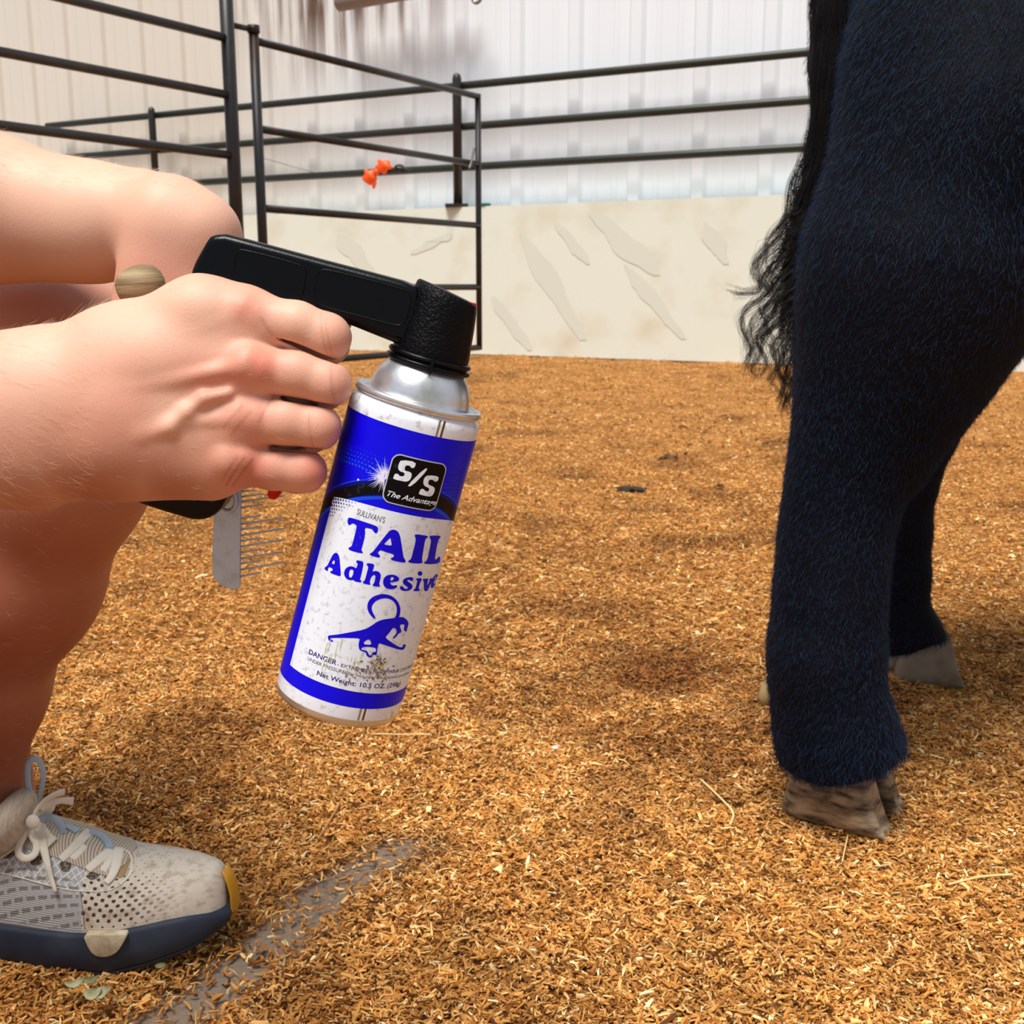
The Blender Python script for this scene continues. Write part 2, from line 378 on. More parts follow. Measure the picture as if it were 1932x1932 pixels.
# ---- metal siding wall with ribs
def rib_material():
    m = bpy.data.materials.new('white metal siding'); m.use_nodes = True; nt = m.node_tree; N = nt.nodes; L = nt.links; b = N['Principled BSDF']; b.inputs['Roughness'].default_value = .45
    tc = N.new('ShaderNodeTexCoord'); sx = N.new('ShaderNodeSeparateXYZ'); L.new(tc.outputs['Object'], sx.inputs[0])
    # warmer light on the left part of the wall, painted into the colour
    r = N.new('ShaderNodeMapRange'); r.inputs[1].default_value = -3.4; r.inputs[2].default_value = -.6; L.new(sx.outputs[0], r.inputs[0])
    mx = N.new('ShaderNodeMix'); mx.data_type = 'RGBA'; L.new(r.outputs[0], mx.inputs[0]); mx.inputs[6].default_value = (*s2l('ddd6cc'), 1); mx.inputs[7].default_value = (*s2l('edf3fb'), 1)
    # rust and dirt streaks running down in the corner bay high up
    mp = N.new('ShaderNodeMapping'); mp.inputs['Scale'].default_value = (5, 1, .35); L.new(tc.outputs['Object'], mp.inputs[0])
    n = N.new('ShaderNodeTexNoise'); n.inputs['Scale'].default_value = 1.6; n.inputs['Detail'].default_value = 4; L.new(mp.outputs[0], n.inputs[0])
    a = N.new('ShaderNodeMapRange'); a.inputs[1].default_value = .42; a.inputs[2].default_value = .62; L.new(n.outputs[0], a.inputs[0])
    zz = N.new('ShaderNodeMapRange'); zz.inputs[1].default_value = 2.35; zz.inputs[2].default_value = 3.1; L.new(sx.outputs[2], zz.inputs[0])
    x1 = N.new('ShaderNodeMapRange'); x1.inputs[1].default_value = -3.3; x1.inputs[2].default_value = -2.4; L.new(sx.outputs[0], x1.inputs[0])
    x2 = N.new('ShaderNodeMapRange'); x2.inputs[1].default_value = -.2; x2.inputs[2].default_value = -1.2; L.new(sx.outputs[0], x2.inputs[0])
    p = a.outputs[0]
    for q in (zz, x1, x2):
        mm = N.new('ShaderNodeMath'); mm.operation = 'MULTIPLY'; L.new(p, mm.inputs[0]); L.new(q.outputs[0], mm.inputs[1]); p = mm.outputs[0]
    m2 = N.new('ShaderNodeMix'); m2.data_type = 'RGBA'; L.new(p, m2.inputs[0]); L.new(mx.outputs[2], m2.inputs[6]); m2.inputs[7].default_value = (*s2l('6e5546'), 1)
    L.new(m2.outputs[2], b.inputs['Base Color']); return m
def make_siding():
    P_ = .553; prof = []; t = -9.0-.0
    base = 0.099-P_*17
    for k in range(34):
        c = base+k*P_
        prof += [(c-.075, 0), (c-.045, -.036), (c+.045, -.036), (c+.075, 0)]
        for j in (1, 2):
            c2 = c+P_*j/3; prof += [(c2-.03, 0), (c2-.018, -.008), (c2+.018, -.008), (c2+.03, 0)]
    bm = bmesh.new(); lo = [bm.verts.new((t, y, 0)) for t, y in prof]; hi = [bm.verts.new((t, y, 5.2)) for t, y in prof]
    for i in range(len(prof)-1): bm.faces.new((lo[i], lo[i+1], hi[i+1], hi[i]))
    t0, t1 = prof[0][0], prof[-1][0]; box(bm, ((t0+t1)/2, .05, 2.6), (t1-t0, .04, 5.2))
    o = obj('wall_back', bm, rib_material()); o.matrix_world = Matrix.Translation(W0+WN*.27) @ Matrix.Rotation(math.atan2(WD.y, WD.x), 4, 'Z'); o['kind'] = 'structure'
make_siding()
M_kick = mat('cream kick board', 'e2e8df', .6, col2='d2c9ae', scale=2.2, detail=5, thresh=(.52, .85), bump=.1, bscale=10)
def make_kick():
    bm = bmesh.new(); box(bm, (0, .12, .6375), (18, .24, 1.275)); o = obj('wall_kickboard', bm, M_kick)
    o.matrix_world = Matrix.Translation(W0) @ Matrix.Rotation(math.atan2(WD.y, WD.x), 4, 'Z'); o['kind'] = 'structure'
    # black scuffs rubbed diagonally onto the board
    bm = bmesh.new()
    for (x0, y0, x1, y1, w_) in ((985, 440, 1100, 640, 16), (1120, 400, 1240, 520, 22), (930, 560, 1000, 660, 12), (1180, 500, 1290, 640, 12), (1330, 420, 1370, 500, 12), (640, 440, 700, 520, 20), (780, 480, 850, 440, 16), (1050, 420, 1110, 500, 10)):
        a = on_plane(x0, y0, (W0.x, W0.y), WD)-WN*.003; b = on_plane(x1, y1, (W0.x, W0.y), WD)-WN*.003; n = 14; L_, R_ = [], []
        for i in range(n+1):
            t = i/n; c = a.lerp(b, t)+Vector((0, 0, random.uniform(-.01, .01))); h = pxm(w_, 17)*math.sin(math.pi*(.08+.84*t))*(.8+.2*math.sin(t*9+x0))
            L_.append(bm.verts.new(c+WD*h)); R_.append(bm.verts.new(c-WD*h))
        for i in range(n): bm.faces.new((L_[i], L_[i+1], R_[i+1], R_[i]))
    s = obj('scuff_mark', bm, mat('grey scuff', 'd8ddd3', .7)); s.parent = o; s.matrix_parent_inverse = o.matrix_world.inverted()
make_kick()
# ---- pipe fence along the wall
M_pipe = mat('dark painted pipe', '2b2a2c', .42, .3, col2='4a3328', scale=9, thresh=(.55, .8), bump=.15, bscale=120)
M_pipe2 = mat('dark green grey pipe', '2c302b', .45, .3)
FO = .10; FA = (W0.x+WN.x*FO, W0.y+WN.y*FO)
def wall_fence():
    e = empty('pipe_fence', wp(0, FO, 1.275), 'dark three-rail pipe fence mounted on top of the cream kick board', 'fence'); ks = []
    for i, z in enumerate((2.30, 1.96, 1.62)):
        bm = bmesh.new(); tube(bm, [wp(-5.6, FO, z), wp(8, FO, z)], .033, 14); ks.append(obj('rail', bm, M_pipe2))
    for (px, ytop) in ((293, 203), (868, 140)):
        q = on_plane(px, ytop, FA, WD); r = .040 if px > 500 else .036; c = Vector((q.x, q.y, 0))-WN*.055
        bm = bmesh.new(); tube(bm, [c+Vector((0, 0, 1.275)), c+Vector((0, 0, q.z-.05)), c+Vector((0, 0, q.z-.015)), c+Vector((0, 0, q.z))], [r, r, r*.8, r*.3], 18); pst = obj('post', bm, M_pipe); ks.append(pst)
    bm = bmesh.new(); q = on_plane(868, 400, FA, WD); c = Vector((q.x, q.y, 1.29))-WN*.055; box(bm, c, (.2, .16, .03)); ks.append(obj('foot_plate', bm, M_pipe))
    for t in (4.6, 7.2):
        bm = bmesh.new(); c = wp(t, FO-.055); tube(bm, [c+Vector((0, 0, 1.275)), c+Vector((0, 0, 2.5))], .04, 18); ks.append(obj('post', bm, M_pipe))
    adopt(e, *ks)
wall_fence()
# ---- gate and fixed panel, one line of pipe fencing running away from the camera
GA = Vector((-.225, 7.5, 0)); GD = Vector((.536, .844, 0)).normalized()
def gp(px, py): return on_plane(px, py, (GA.x, GA.y), GD)
def flat(v): return Vector((v.x, v.y, 0))
def gate():
    a = flat(gp(489, 300)); b = flat(gp(903, 420)); z = lambda v, h: v+Vector((0, 0, h))
    e = empty('livestock_gate', z(a, .19), 'open dark pipe gate with five rails reaching towards the cream kick board', 'gate'); ks = []
    for h in (1.785, 1.37, .985, .59, .195):
        bm = bmesh.new(); tube(bm, [z(a, h), z(b, h)], .0195, 14); ks.append(obj('rail', bm, M_pipe))
    bm = bmesh.new(); tube(bm, [z(a, .17), z(a, 1.85)], .025, 16); ks.append(obj('upright', bm, M_pipe))
    bm = bmesh.new(); tube(bm, [z(b, .18), z(b, 1.80)], .0195, 16); ks.append(obj('upright', bm, M_pipe))
    bm = bmesh.new(); pr = [z(b, 1.46)-GD*.06+Vector((.01, -.03, 0)), z(b, 1.36)-GD*.10+Vector((.01, -.035, 0)), z(b, 1.33)-GD*.12+Vector((.01, -.035, 0))]; tube(bm, spline(pr, 6), .008, 8)
    ks.append(obj('latch_chain', bm, mat('galvanised chain', '77746f', .4, .8)))
    adopt(e, *ks)
    # hinge strap
    p = flat(gp(436, 200)); bm = bmesh.new(); tube(bm, [z(p, 1.83), z(a, 1.835)], .014, 12)
    for h in (1.835,):
        tube(bm, [z(a, h-.015), z(a, h+.02)], .031, 16)
    h_ = obj('hinge_strap', bm, M_pipe); adopt(e, h_)
    # fixed panel
    e2 = empty('fence_panel', p, 'dark pipe fence panel with tall post at upper left above the forearm', 'fence'); ks = []
    bm = bmesh.new(); tube(bm, [z(p, -.02), z(p, 2.6)], .033, 22); ks.append(obj('post', bm, M_pipe))
    far = p-GD*3.4
    for h in (1.765, 1.505, 1.225, .93, .63, .33, ):
        bm = bmesh.new(); tube(bm, [z(far, h), z(p, h)], .0205, 14); ks.append(obj('rail', bm, M_pipe))
    bm = bmesh.new(); tube(bm, [z(far, -.02), z(far, 2.0)], .033, 18); ks.append(obj('post', bm, M_pipe))
    adopt(e2, *ks)
gate()
def small_background():
    # orange ribbon tied on the lowest wall rail
    M = mat('orange flagging tape', 'ff5a10', .5)
    q = on_plane(716, 325, FA, WD)-WN*.035; e = empty('ribbon', q, 'bright orange bow of flagging tape tied on the lowest wall rail', 'ribbon')
    up = Vector((0, 0, 1)); ks = []
    bmk = bmesh.new(); bmesh.ops.create_icosphere(bmk, subdivisions=2, radius=.03, matrix=Matrix.Translation(q-WN*.01)); ks.append(obj('knot', bmk, M, smooth=True))
    for (dx, dz, rx, rz, tl) in ((-.085, -.035, .07, .065, 1), (.075, .05, .085, .06, 0)):
        c = q+WD*dx+up*dz; bm = bmesh.new(); bmesh.ops.create_icosphere(bm, subdivisions=3, radius=1)
        for v in bm.verts:
            w_ = v.co.copy(); k = 1+.25*math.sin(w_.x*4+w_.z*5)
            v.co = c+WD*(w_.x*rx*k)+up*(w_.z*rz*k)+WN*(w_.y*.035)
        if tl: tube(bm, [c, c+up*-.07+WD*.05, c+up*-.11+WD*.04], [(.03, .012), (.03, .01), (.012, .006)], 8)
        ks.append(obj('loop', bm, M, smooth=True))
    adopt(e, *ks)
    # dark rope knot beside it
    bm = bmesh.new(); c = on_plane(757, 318, FA, WD)-WN*.03
    pts = [c+WD*(math.cos(a)*.035*(1+.2*math.sin(3*a)))+up*(math.sin(a)*.025)+WN*(.012*math.sin(2*a)) for a in np.linspace(0, 4*math.pi, 40)]
    tube(bm, pts, .010, 8); tube(bm, [c+WD*.03, c+WD*.09-up*.02, c+WD*.16-up*.03], [.014, .012, .006], 8)
    tag(obj('rope_knot', bm, mat('black rope', '2a2826', .8)), 'black rope knot on the lowest wall rail right of the orange ribbon', 'rope')
    bm = bmesh.new(); a = on_plane(505, 300, FA, WD)-WN*.05; b = on_plane(600, 327, FA, WD)-WN*.03; tube(bm, [a, b], .0035, 6)
    tag(obj('wire', bm, mat('grey wire', '8a8780', .5, .6)), 'thin grey wire running down to the lowest wall rail left of the ribbon', 'wire')
    bm = bmesh.new(); c = on_plane(922, 390, FA, WD)-WN*.07; pts = [Vector((c.x, c.y, 1.29))+WD*(.045*math.cos(t))+WN*(.03*math.sin(t)) for t in np.linspace(0, 6, 20)]; tube(bm, pts, .013, 8)
    tag(obj('twine_scrap', bm, mat('teal twine', '0f6f62', .7)), 'teal green scrap of twine on top of the kick board beside the gate end', 'twine')
    # grey-brown pipe end high on the wall
    bm = bmesh.new(); A_ = wp(-1.5, .06, 3.30); c = on_plane(884, -38, (wp(0, .0).x, wp(0, .0).y), WD); lo = c-WD*1.35+Vector((0, 0, -.03))
    tube(bm, [lo, c], .075, 20); hp = obj('beam', bm, mat('taupe painted pipe', '8f8077', .6))
    r = bmesh.new(); c2 = c+WD*.09-WN*.02-up*.155; pts = [c2+WD*(.04*math.cos(t))+up*(.04*math.sin(t)) for t in np.linspace(0, 2*math.pi, 25)]; tube(r, pts, .014, 10, caps=False)
    tag(hp, 'taupe pipe fixed high on the siding with a steel ring at its end', 'pipe')
    rg = obj('end_ring', r, mat('dull steel', '8b8886', .35, .8)); rg.parent = hp
small_background()
# ================================================================ SPRAY CAN
from mathutils.geometry import tessellate_polygon
CB = Vector((-.09219, .57, .38796)); CT = Vector((-.05159, .57, .52951)); CAX = (CT-CB).normalized(); CN = Vector((0, -1, 0)); CS = Vector((CAX.z, 0, -CAX.x)); CR = .034
def lab(px, py):
    r = ray(px, py); o = CAMP-CB; rp = r-CAX*r.dot(CAX); op = o-CAX*o.dot(CAX)
    a = rp.dot(rp); b = 2*rp.dot(op); c = op.dot(op)-CR*CR; dd = b*b-4*a*c; t = -b/2/a if dd < 0 else (-b-math.sqrt(dd))/2/a
    q = o+r*t; v = q.dot(CAX); qp = q-CAX*v; return (math.atan2(qp.dot(CS), qp.dot(CN))*CR*1000, v*1000)
def z3(x, y): return lab(500+x/2.8405, 700+y/2.8405)
def z7(x, y): return lab(600+x/5.083, 820+y/5.083)
def z8(x, y): return lab(540+x/6.66, 1080+y/6.66)
def wrap(bm, layer, mi, du=2.2, flip=True):
    """bend a flat (u,v in mm) drawing around the can"""
    us = [v.co.x for v in bm.verts]
    if not us: return
    x = math.floor(min(us)/du)*du+du
    while x < max(us):
        bmesh.ops.bisect_plane(bm, geom=bm.verts[:]+bm.edges[:]+bm.faces[:], plane_co=(x, 0, 0), plane_no=(1, 0, 0)); x += du
    rr = CR+layer*.00005
    for v in bm.verts:
        th = v.co.x/1000/CR; v.co = CB+CAX*(v.co.y/1000)+(CN*math.cos(th)+CS*math.sin(th))*rr
    bmesh.ops.recalc_face_normals(bm, faces=bm.faces[:])
    for f in bm.faces:
        f.material_index = mi; f.smooth = True
        c = f.calc_center_median()-CB; c -= CAX*c.dot(CAX)
        if f.normal.dot(c) < 0: f.normal_flip()
def join(dst, src):
    me = bpy.data.meshes.new('t'); src.to_mesh(me); src.free(); dst.from_mesh(me); bpy.data.meshes.remove(me)
def shape(dst, loops, layer, mi, du=2.2):
    L3 = [[Vector((x, y, 0)) for x, y in lp] for lp in loops]; bm = bmesh.new(); vs = [bm.verts.new(v) for lp in L3 for v in lp]
    for t in tessellate_polygon(L3):
        if len(set(t)) == 3:
            try: bm.faces.new([vs[i] for i in t])
            except ValueError: pass
    bmesh.ops.remove_doubles(bm, verts=bm.verts[:], dist=1e-5)
    wrap(bm, layer, mi, du); join(dst, bm)
def loopz(fn, pts, sm=1): return smooth_loop([fn(*p) for p in pts], sm)
def text(dst, s, p0, p1, cap, layer, mi, shear=0, sx=None, bold=0):
    """lettering whose baseline runs from label point p0 to p1 (mm), cap height in mm"""
    c = bpy.data.curves.new('t', 'FONT'); c.body = s; c.size = 1; c.shear = shear; c.offset = bold; c.resolution_u = 4; o = bpy.data.objects.new('t', c); COL.objects.link(o)
    bpy.context.view_layer.update(); me = bpy.data.meshes.new_from_object(o.evaluated_get(bpy.context.evaluated_depsgraph_get())); bpy.data.objects.remove(o)
    bm = bmesh.new(); bm.from_mesh(me); bpy.data.meshes.remove(me); xs = [v.co.x for v in bm.verts]; w_ = max(xs)-min(xs); k = (p1[0]-p0[0])/w_; h = cap/.70; x0 = min(xs)
    for v in bm.verts: v.co = Vector((p0[0]+(v.co.x-x0)*k, p0[1]+(p1[1]-p0[1])*((v.co.x-x0)/w_)+v.co.y*h, 0))
    wrap(bm, layer, mi, 2.2); join(dst, bm)
GLYPHS = {
 'T': [[(300,793),(345,803),(430,830),(520,860),(570,880),(578,905),(572,935),(555,948),(540,935),(520,905),(480,895),(450,893),(455,960),(430,1060),(415,1105),(432,1125),(430,1138),(370,1128),(300,1105),(292,1085),(310,1078),(328,1065),(345,1000),(370,900),(372,868),(350,855),(330,850),(310,868),(295,865),(285,840),(290,810)]],
 'A': [[(690,915),(730,908),(765,925),(785,965),(795,1020),(810,1120),(820,1180),(840,1205),(835,1228),(770,1218),(700,1200),(697,1180),(722,1175),(728,1160),(722,1145),(650,1125),(600,1105),(580,1120),(575,1140),(595,1155),(592,1180),(545,1170),(500,1155),(497,1138),(520,1130),(560,1080),(620,1000),(665,945)],[(695,985),(700,1020),(708,1062),(670,1060),(630,1050),(660,1020)]],
 'I': [[(930,950),(1050,968),(1050,985),(1025,1000),(1010,1090),(992,1195),(1000,1215),(995,1235),(865,1228),(865,1205),(890,1195),(915,1100),(938,1000),(925,975)]],
 'L': [[(1065,965),(1168,965),(1172,985),(1150,1005),(1130,1100),(1115,1195),(1135,1195),(1145,1175),(1165,1165),(1168,1200),(1158,1230),(1015,1240),(1015,1220),(1045,1205),(1065,1110),(1083,1010),(1068,990)]],
 'a': [[(170,1130),(195,1140),(210,1180),(215,1250),(222,1330),(218,1360),(170,1345),(120,1325),(122,1308),(145,1305),(140,1280),(105,1268),(100,1290),(98,1312),(65,1290),(68,1272),(90,1262),(115,1210),(145,1150)],[(160,1195),(165,1245),(130,1235)]],
 'd': [[(370,1203),(405,1208),(438,1218),(432,1270),(412,1360),(402,1390),(418,1400),(412,1418),(350,1405),(345,1392),(320,1395),(285,1390),(258,1360),(250,1320),(268,1280),(305,1260),(345,1265),(368,1285),(385,1235),(368,1225)],[(320,1290),(342,1298),(340,1335),(322,1372),(303,1368),(298,1335),(305,1300)]],
 'h': [[(470,1228),(540,1240),(538,1265),(520,1315),(545,1305),(580,1310),(602,1335),(598,1380),(585,1430),(595,1445),(588,1458),(525,1450),(525,1435),(540,1420),(550,1370),(548,1345),(530,1345),(510,1365),(495,1410),(503,1430),(498,1440),(430,1425),(432,1410),(450,1395),(470,1320),(485,1265),(468,1250)]],
 'e': [[(690,1340),(730,1342),(765,1360),(780,1385),(765,1405),(720,1412),(690,1412),(695,1435),(720,1448),(755,1440),(760,1455),(735,1478),(690,1482),(645,1468),(622,1430),(625,1385),(650,1352)],[(715,1362),(728,1378),(715,1395),(692,1398),(692,1380),(702,1365)]],
 's': [[(835,1372),(890,1362),(912,1372),(908,1400),(890,1402),(865,1388),(850,1398),(870,1415),(900,1435),(905,1465),(880,1490),(840,1500),(800,1492),(782,1475),(788,1450),(810,1450),(825,1475),(850,1478),(862,1465),(845,1450),(815,1430),(808,1400)]],
 'i': [[(940,1375),(990,1375),(992,1390),(975,1420),(960,1475),(975,1485),(970,1498),(912,1500),(912,1487),(930,1475),(945,1420),(950,1398),(935,1390)]],
 'j': [[(975,1306),(992,1313),(999,1330),(992,1347),(975,1354),(958,1347),(951,1330),(958,1313)]],
 'v': [[(1005,1380),(1055,1378),(1055,1392),(1048,1400),(1043,1450),(1066,1400),(1066,1378),(1098,1374),(1098,1388),(1080,1420),(1050,1490),(1040,1500),(1015,1500),(1010,1460),(1012,1410),(1000,1392)]]}
SLOGO = [[(800,240),(940,258),(925,320),(885,315),(888,298),(850,292),(838,300),(830,330),(835,345),(880,355),(900,375),(890,420),(865,445),(830,450),(725,425),(722,410),(740,370),(775,378),(778,395),(815,400),(828,388),(830,370),(820,360),(785,350),(768,325),(775,275)],
 [(1020,320),(1055,328),(895,497),(850,488)],
 [(1055,385),(1158,398),(1140,450),(1105,445),(1105,432),(1070,428),(1058,438),(1052,465),(1060,480),(1100,495),(1118,515),(1105,565),(1080,590),(1045,590),(965,570),(965,555),(985,515),(1015,522),(1018,535),(1050,545),(1062,530),(1062,510),(1020,492),(1005,465),(1015,410)]]
COWL = [[(1105,585),(1040,510),(1015,440),(1030,360),(1090,300),(1180,270),(1260,270),(1340,300),(1400,360),(1432,440),(1430,510),(1415,560),(1390,600),(1340,590),(1375,550),(1388,490),(1385,420),(1350,360),(1290,325),(1220,320),(1140,345),(1090,390),(1070,440),(1085,500),(1125,570)]]
COWB = [[(1350,570),(1440,555),(1480,565),(1520,600),(1535,640),(1520,690),(1505,745),(1490,740),(1480,720),(1470,740),(1478,690),(1485,650),(1430,650),(1425,680),(1450,745),(1400,770),(1385,800),(1340,835),(1335,815),(1370,780),(1390,740),(1370,700),(1340,690),(1290,760),(1250,800),(1250,825),(1300,860),(1400,930),(1450,940),(1465,925),(1455,905),(1500,902),(1495,930),(1470,970),(1420,970),(1300,930),(1180,890),(1160,890),(1145,940),(1140,1000),(1130,1040),(1110,1030),(1085,1040),(1070,1065),(1040,1065),(1010,1045),(1000,1000),(960,990),(925,975),(907,930),(912,870),(930,825),(800,820),(600,818),(560,830),(595,860),(590,872),(550,862),(530,840),(525,790),(600,785),(800,750),(980,715),(1050,680),(1150,610),(1230,585)],
 [(1040,835),(1065,870),(1065,905),(1010,905),(970,895),(985,860)], [(960,935),(1020,930),(1080,938),(1128,948),(1122,1000),(1100,995),(1078,1010),(1070,1035),(1050,1045),(1030,1020),(1018,985),(985,975),(935,965)]]
def spray_can():
    e = empty('spray_can', CB, 'blue and white aerosol can with scuffed tail adhesive label below the black grip', 'spray can')
    M_tin = mat('brushed tin', 'd4d7de', .3, .8, col2='a8a294', scale=60, thresh=(.5, .8), bump=.05, bscale=300)
    M_white = mat('white can enamel', 'e2e8f4', .3, col2='a9a49a', scale=260, detail=6, thresh=(.56, .75), coat=.3)
    bm = bmesh.new(); m = lambda *p: [(r/1000, h/1000) for r, h in p]
    lathe(bm, m((33.9, -3.4), (34, -2.6), (34, 3.6)), CB, CAX, 128); lathe(bm, m((34, 3.6), (34, 149.6)), CB, CAX, 128)
    lathe(bm, m((34, 149.6), (34, 153.5), (33.7, 155.2), (32.9, 157), (31.6, 158.3), (31.0, 159.2)), CB, CAX, 128); ks = [obj('can_body', bm, M_white, smooth=True)]
    bm = bmesh.new(); lathe(bm, m((0, -4.2), (22, -4.6), (26, -6.5), (29, -8), (31.2, -8.2), (32.8, -7.4), (33.6, -5.8), (33.9, -3.4)), CB, CAX, 128); ks.append(obj('bottom_rim', bm, M_tin, smooth=True))
    bm = bmesh.new(); lathe(bm, m((31.0, 159.0), (32.2, 159.3), (33.0, 160.2), (33.1, 161.6), (32.6, 162.7), (31.4, 163.0), (30.2, 162.2), (28.6, 161.6), (27.2, 161.8), (26.3, 163), (25.8, 165), (25.2, 168), (24.0, 171.5), (22.3, 174.6), (20.3, 177.2), (19, 178.6), (17, 179.4), (0, 179.6)), CB, CAX, 128)
    ks.append(obj('dome', bm, M_tin, smooth=True))
    # ---- printed label
    cols = ['0c02e2', 'e4e8f0', '0d0c16', 'bcc0c4', '1446ea', '080a70', 'dfe0ff', '2a2c86', '5d606c', '7f97f0', 'd6cf9e', '6e4a16', '8d7c74', '1404dc']
    Ms = [mat('label ink %s' % c, c, .4, spec=.15) for c in cols]
    Ms[0] = mat('label blue', '0c02e2', .36, col2='0a04b4', scale=45, thresh=(.55, .8), spec=.18)
    Ms[1] = mat('label white', 'e2eaf8', .4, col2='a0a6b0', scale=330, detail=8, thresh=(.55, .8), spec=.3)
    Ms[2] = mat('label black', '050409', .38, col2='2c2c30', scale=240, detail=6, thresh=(.62, .78), spec=.15)
    bm = bmesh.new(); mm = math.radians(1)*CR*1000; D = lambda a: a*mm
    def rect(u0, u1, v0, v1, ly, mi, du=1.6): shape(bm, [[(u0, v0), (u1, v0), (u1, v1), (u0, v1)]], ly, mi, du)
    rect(D(-76), D(250), 3.6, 149.6, 1, 0)
    # upper darker field with arcs centred on the badge
    uc = D(18.5)
    def arc(vs, lo, hi, n=28): return [(lo+(hi-lo)*i/n, vs(lo+(hi-lo)*i/n)) for i in range(n+1)]
    def top(k, hgt, drop, wd=D(92)): return lambda u: hgt-drop*min(1.6, ((u-uc)/wd)**2)**.95
    def band(f1, f2, lo, hi, ly, mi): shape(bm, [arc(f1, lo, hi)+arc(f2, hi, lo)], ly, mi)
    a_t, a_b = top(0, 124.5, 24), top(0, 116.5, 26)
    band(a_t, a_b, D(-76), D(112), 2, 5)
    band(top(0, 125.2, 24), a_t, D(-76), D(112), 3, 4)
    band(top(0, 122.6, 24.2), top(0, 117.6, 28.5), D(-76), D(112), 3, 2)
    band(a_b, top(0, 114.9, 27.5), D(-76), D(112), 3, 4)
    # white panel with rounded top
    pan_t = lambda u: 108.6-4.2*min(1, abs((u-uc)/D(72)))**3
    shape(bm, [arc(pan_t, D(-53), D(90))+[(D(90), 12.4), (D(-53), 12.4)]], 4, 1)
    # halftone dots
    def dot(u, v, r, ly, mi): shape(bm, [[(u+r*math.cos(t), v+r*math.sin(t)) for t in np.linspace(0, 2*math.pi, 9)[:-1]]], ly, mi)
    for i in range(16):
        for j in range(5):
            u = D(-66)+i*2.25+(j % 2)*1.1; v = 133.2-j*2.1-abs(i-9)*.16
            if u < D(-7) and v > a_t(u)+.6: dot(u, v, .28+.13*j, 3, 4)
    for i in range(9):
        for j in range(8):
            u = D(47)+i*1.9; v = 133-j*2.0-(j % 2)*.3
            if v > a_t(u)+.8: dot(u, v, .3+.05*j, 3, 4)
    for i in range(9):
        for j in range(6):
            u = D(-52)+i*1.9+(j % 2)*.9; v = pan_t(u)-.9-j*1.75
            if i+j*1.4 < 8.5: dot(u, v, max(.2, .82-.07*(i+j)), 5, 7)
    # starburst beside the badge
    su, sv = z7(640, 400)
    for k in range(34):
        t = math.radians(60+k*6.6+random.uniform(-2, 2)); Lr = random.uniform(5, 10.5); dx, dy = math.cos(t), math.sin(t)
        shape(bm, [[(su-dy*.28, sv+dx*.28), (su+dy*.28, sv-dx*.28), (su+dx*Lr, sv+dy*Lr)]], 6, 6)
    dot(su, sv, 1.5, 6, 6)
    for k, (du_, dv_, rr) in enumerate(((-2.6, -1, .7), (-4.4, -2.5, .4), (-13, -6, .6))): dot(su+du_, sv+dv_, rr, 6, 6)
    # badge
    def rrect(u0, u1, v0, v1, r): 
        o_ = []
        for (cx, cy, a0) in ((u1-r, v1-r, 0), (u0+r, v1-r, 90), (u0+r, v0+r, 180), (u1-r, v0+r, 270)):
            for i in range(7): t = math.radians(a0+15*i); o_.append((cx+r*math.cos(t), cy+r*math.sin(t)))
        return o_
    shape(bm, [rrect(D(-5.5), D(43.5), 112.2, 137.2, 4.3)], 7, 3); shape(bm, [rrect(D(-4.5), D(42.5), 112.8, 136.6, 3.8)], 8, 2)
    for lp in SLOGO: shape(bm, [loopz(z7, lp)], 9, 1)
    a, b = z7(662, 583), z7(1126, 668); text(bm, 'The Advantage', a, (b[0], a[1]+.1), 2.7, 9, 1, shear=.35, bold=.012)
    a, b = z7(372, 762), z7(640, 832); text(bm, "SULLIVAN'S", a, (b[0], a[1]), 3.0, 6, 8)
    for k, g in GLYPHS.items():
        lps = [loopz(z7, lp) for lp in g]; shape(bm, lps, 6, 7 if False else 13)
        if k == 'e':
            sh = z7(1082, 1420)[0]-z7(622, 1420)[0]; shape(bm, [[(u+sh, v+.1) for u, v in lp] for lp in lps], 6, 13)
    shape(bm, [loopz(z8, COWL[0])], 6, 13); shape(bm, [loopz(z8, lp) for lp in COWB], 6, 13)
    a, b = z8(285, 1018), z8(632, 1142); text(bm, 'DANGER', a, (b[0], a[1]), 2.6, 6, 5, bold=.01)
    a2, b2 = z8(645, 1150), z8(1575, 1190); text(bm, '- EXTREMELY FLAMMABLE CONTENTS', (a2[0], a[1]-.1), (b2[0], a[1]-.1), 1.75, 6, 5)
    a3, b3 = z8(270, 1095), z8(750, 1240); text(bm, 'UNDER PRESSURE.', a3, (b3[0], a3[1]), 1.8, 6, 8)
    b4 = z8(1540, 1250); text(bm, 'See back panel for additional precautions', (b3[0]+1, a3[1]), (b4[0], a3[1]), 1.5, 6, 8, shear=.2)
    a, b = z8(385, 1285), z8(1430, 1400); text(bm, 'Net Weight: 10.5 OZ. (298g)', a, (b[0], a[1]), 2.5, 6, 5, bold=.008)
    # dried yellow runs and brown dirt on the lower label, seams of the paper
    for k in range(18):
        u = z8(random.uniform(470, 1000), 900)[0]; v0 = random.uniform(22, 40); Lr = random.uniform(2, 9); q = random.uniform(.07, .24)
        shape(bm, [[(u-q, v0), (u+q, v0), (u+q*.6, v0-Lr), (u-q*.4, v0-Lr*.9)]], 7, 10)
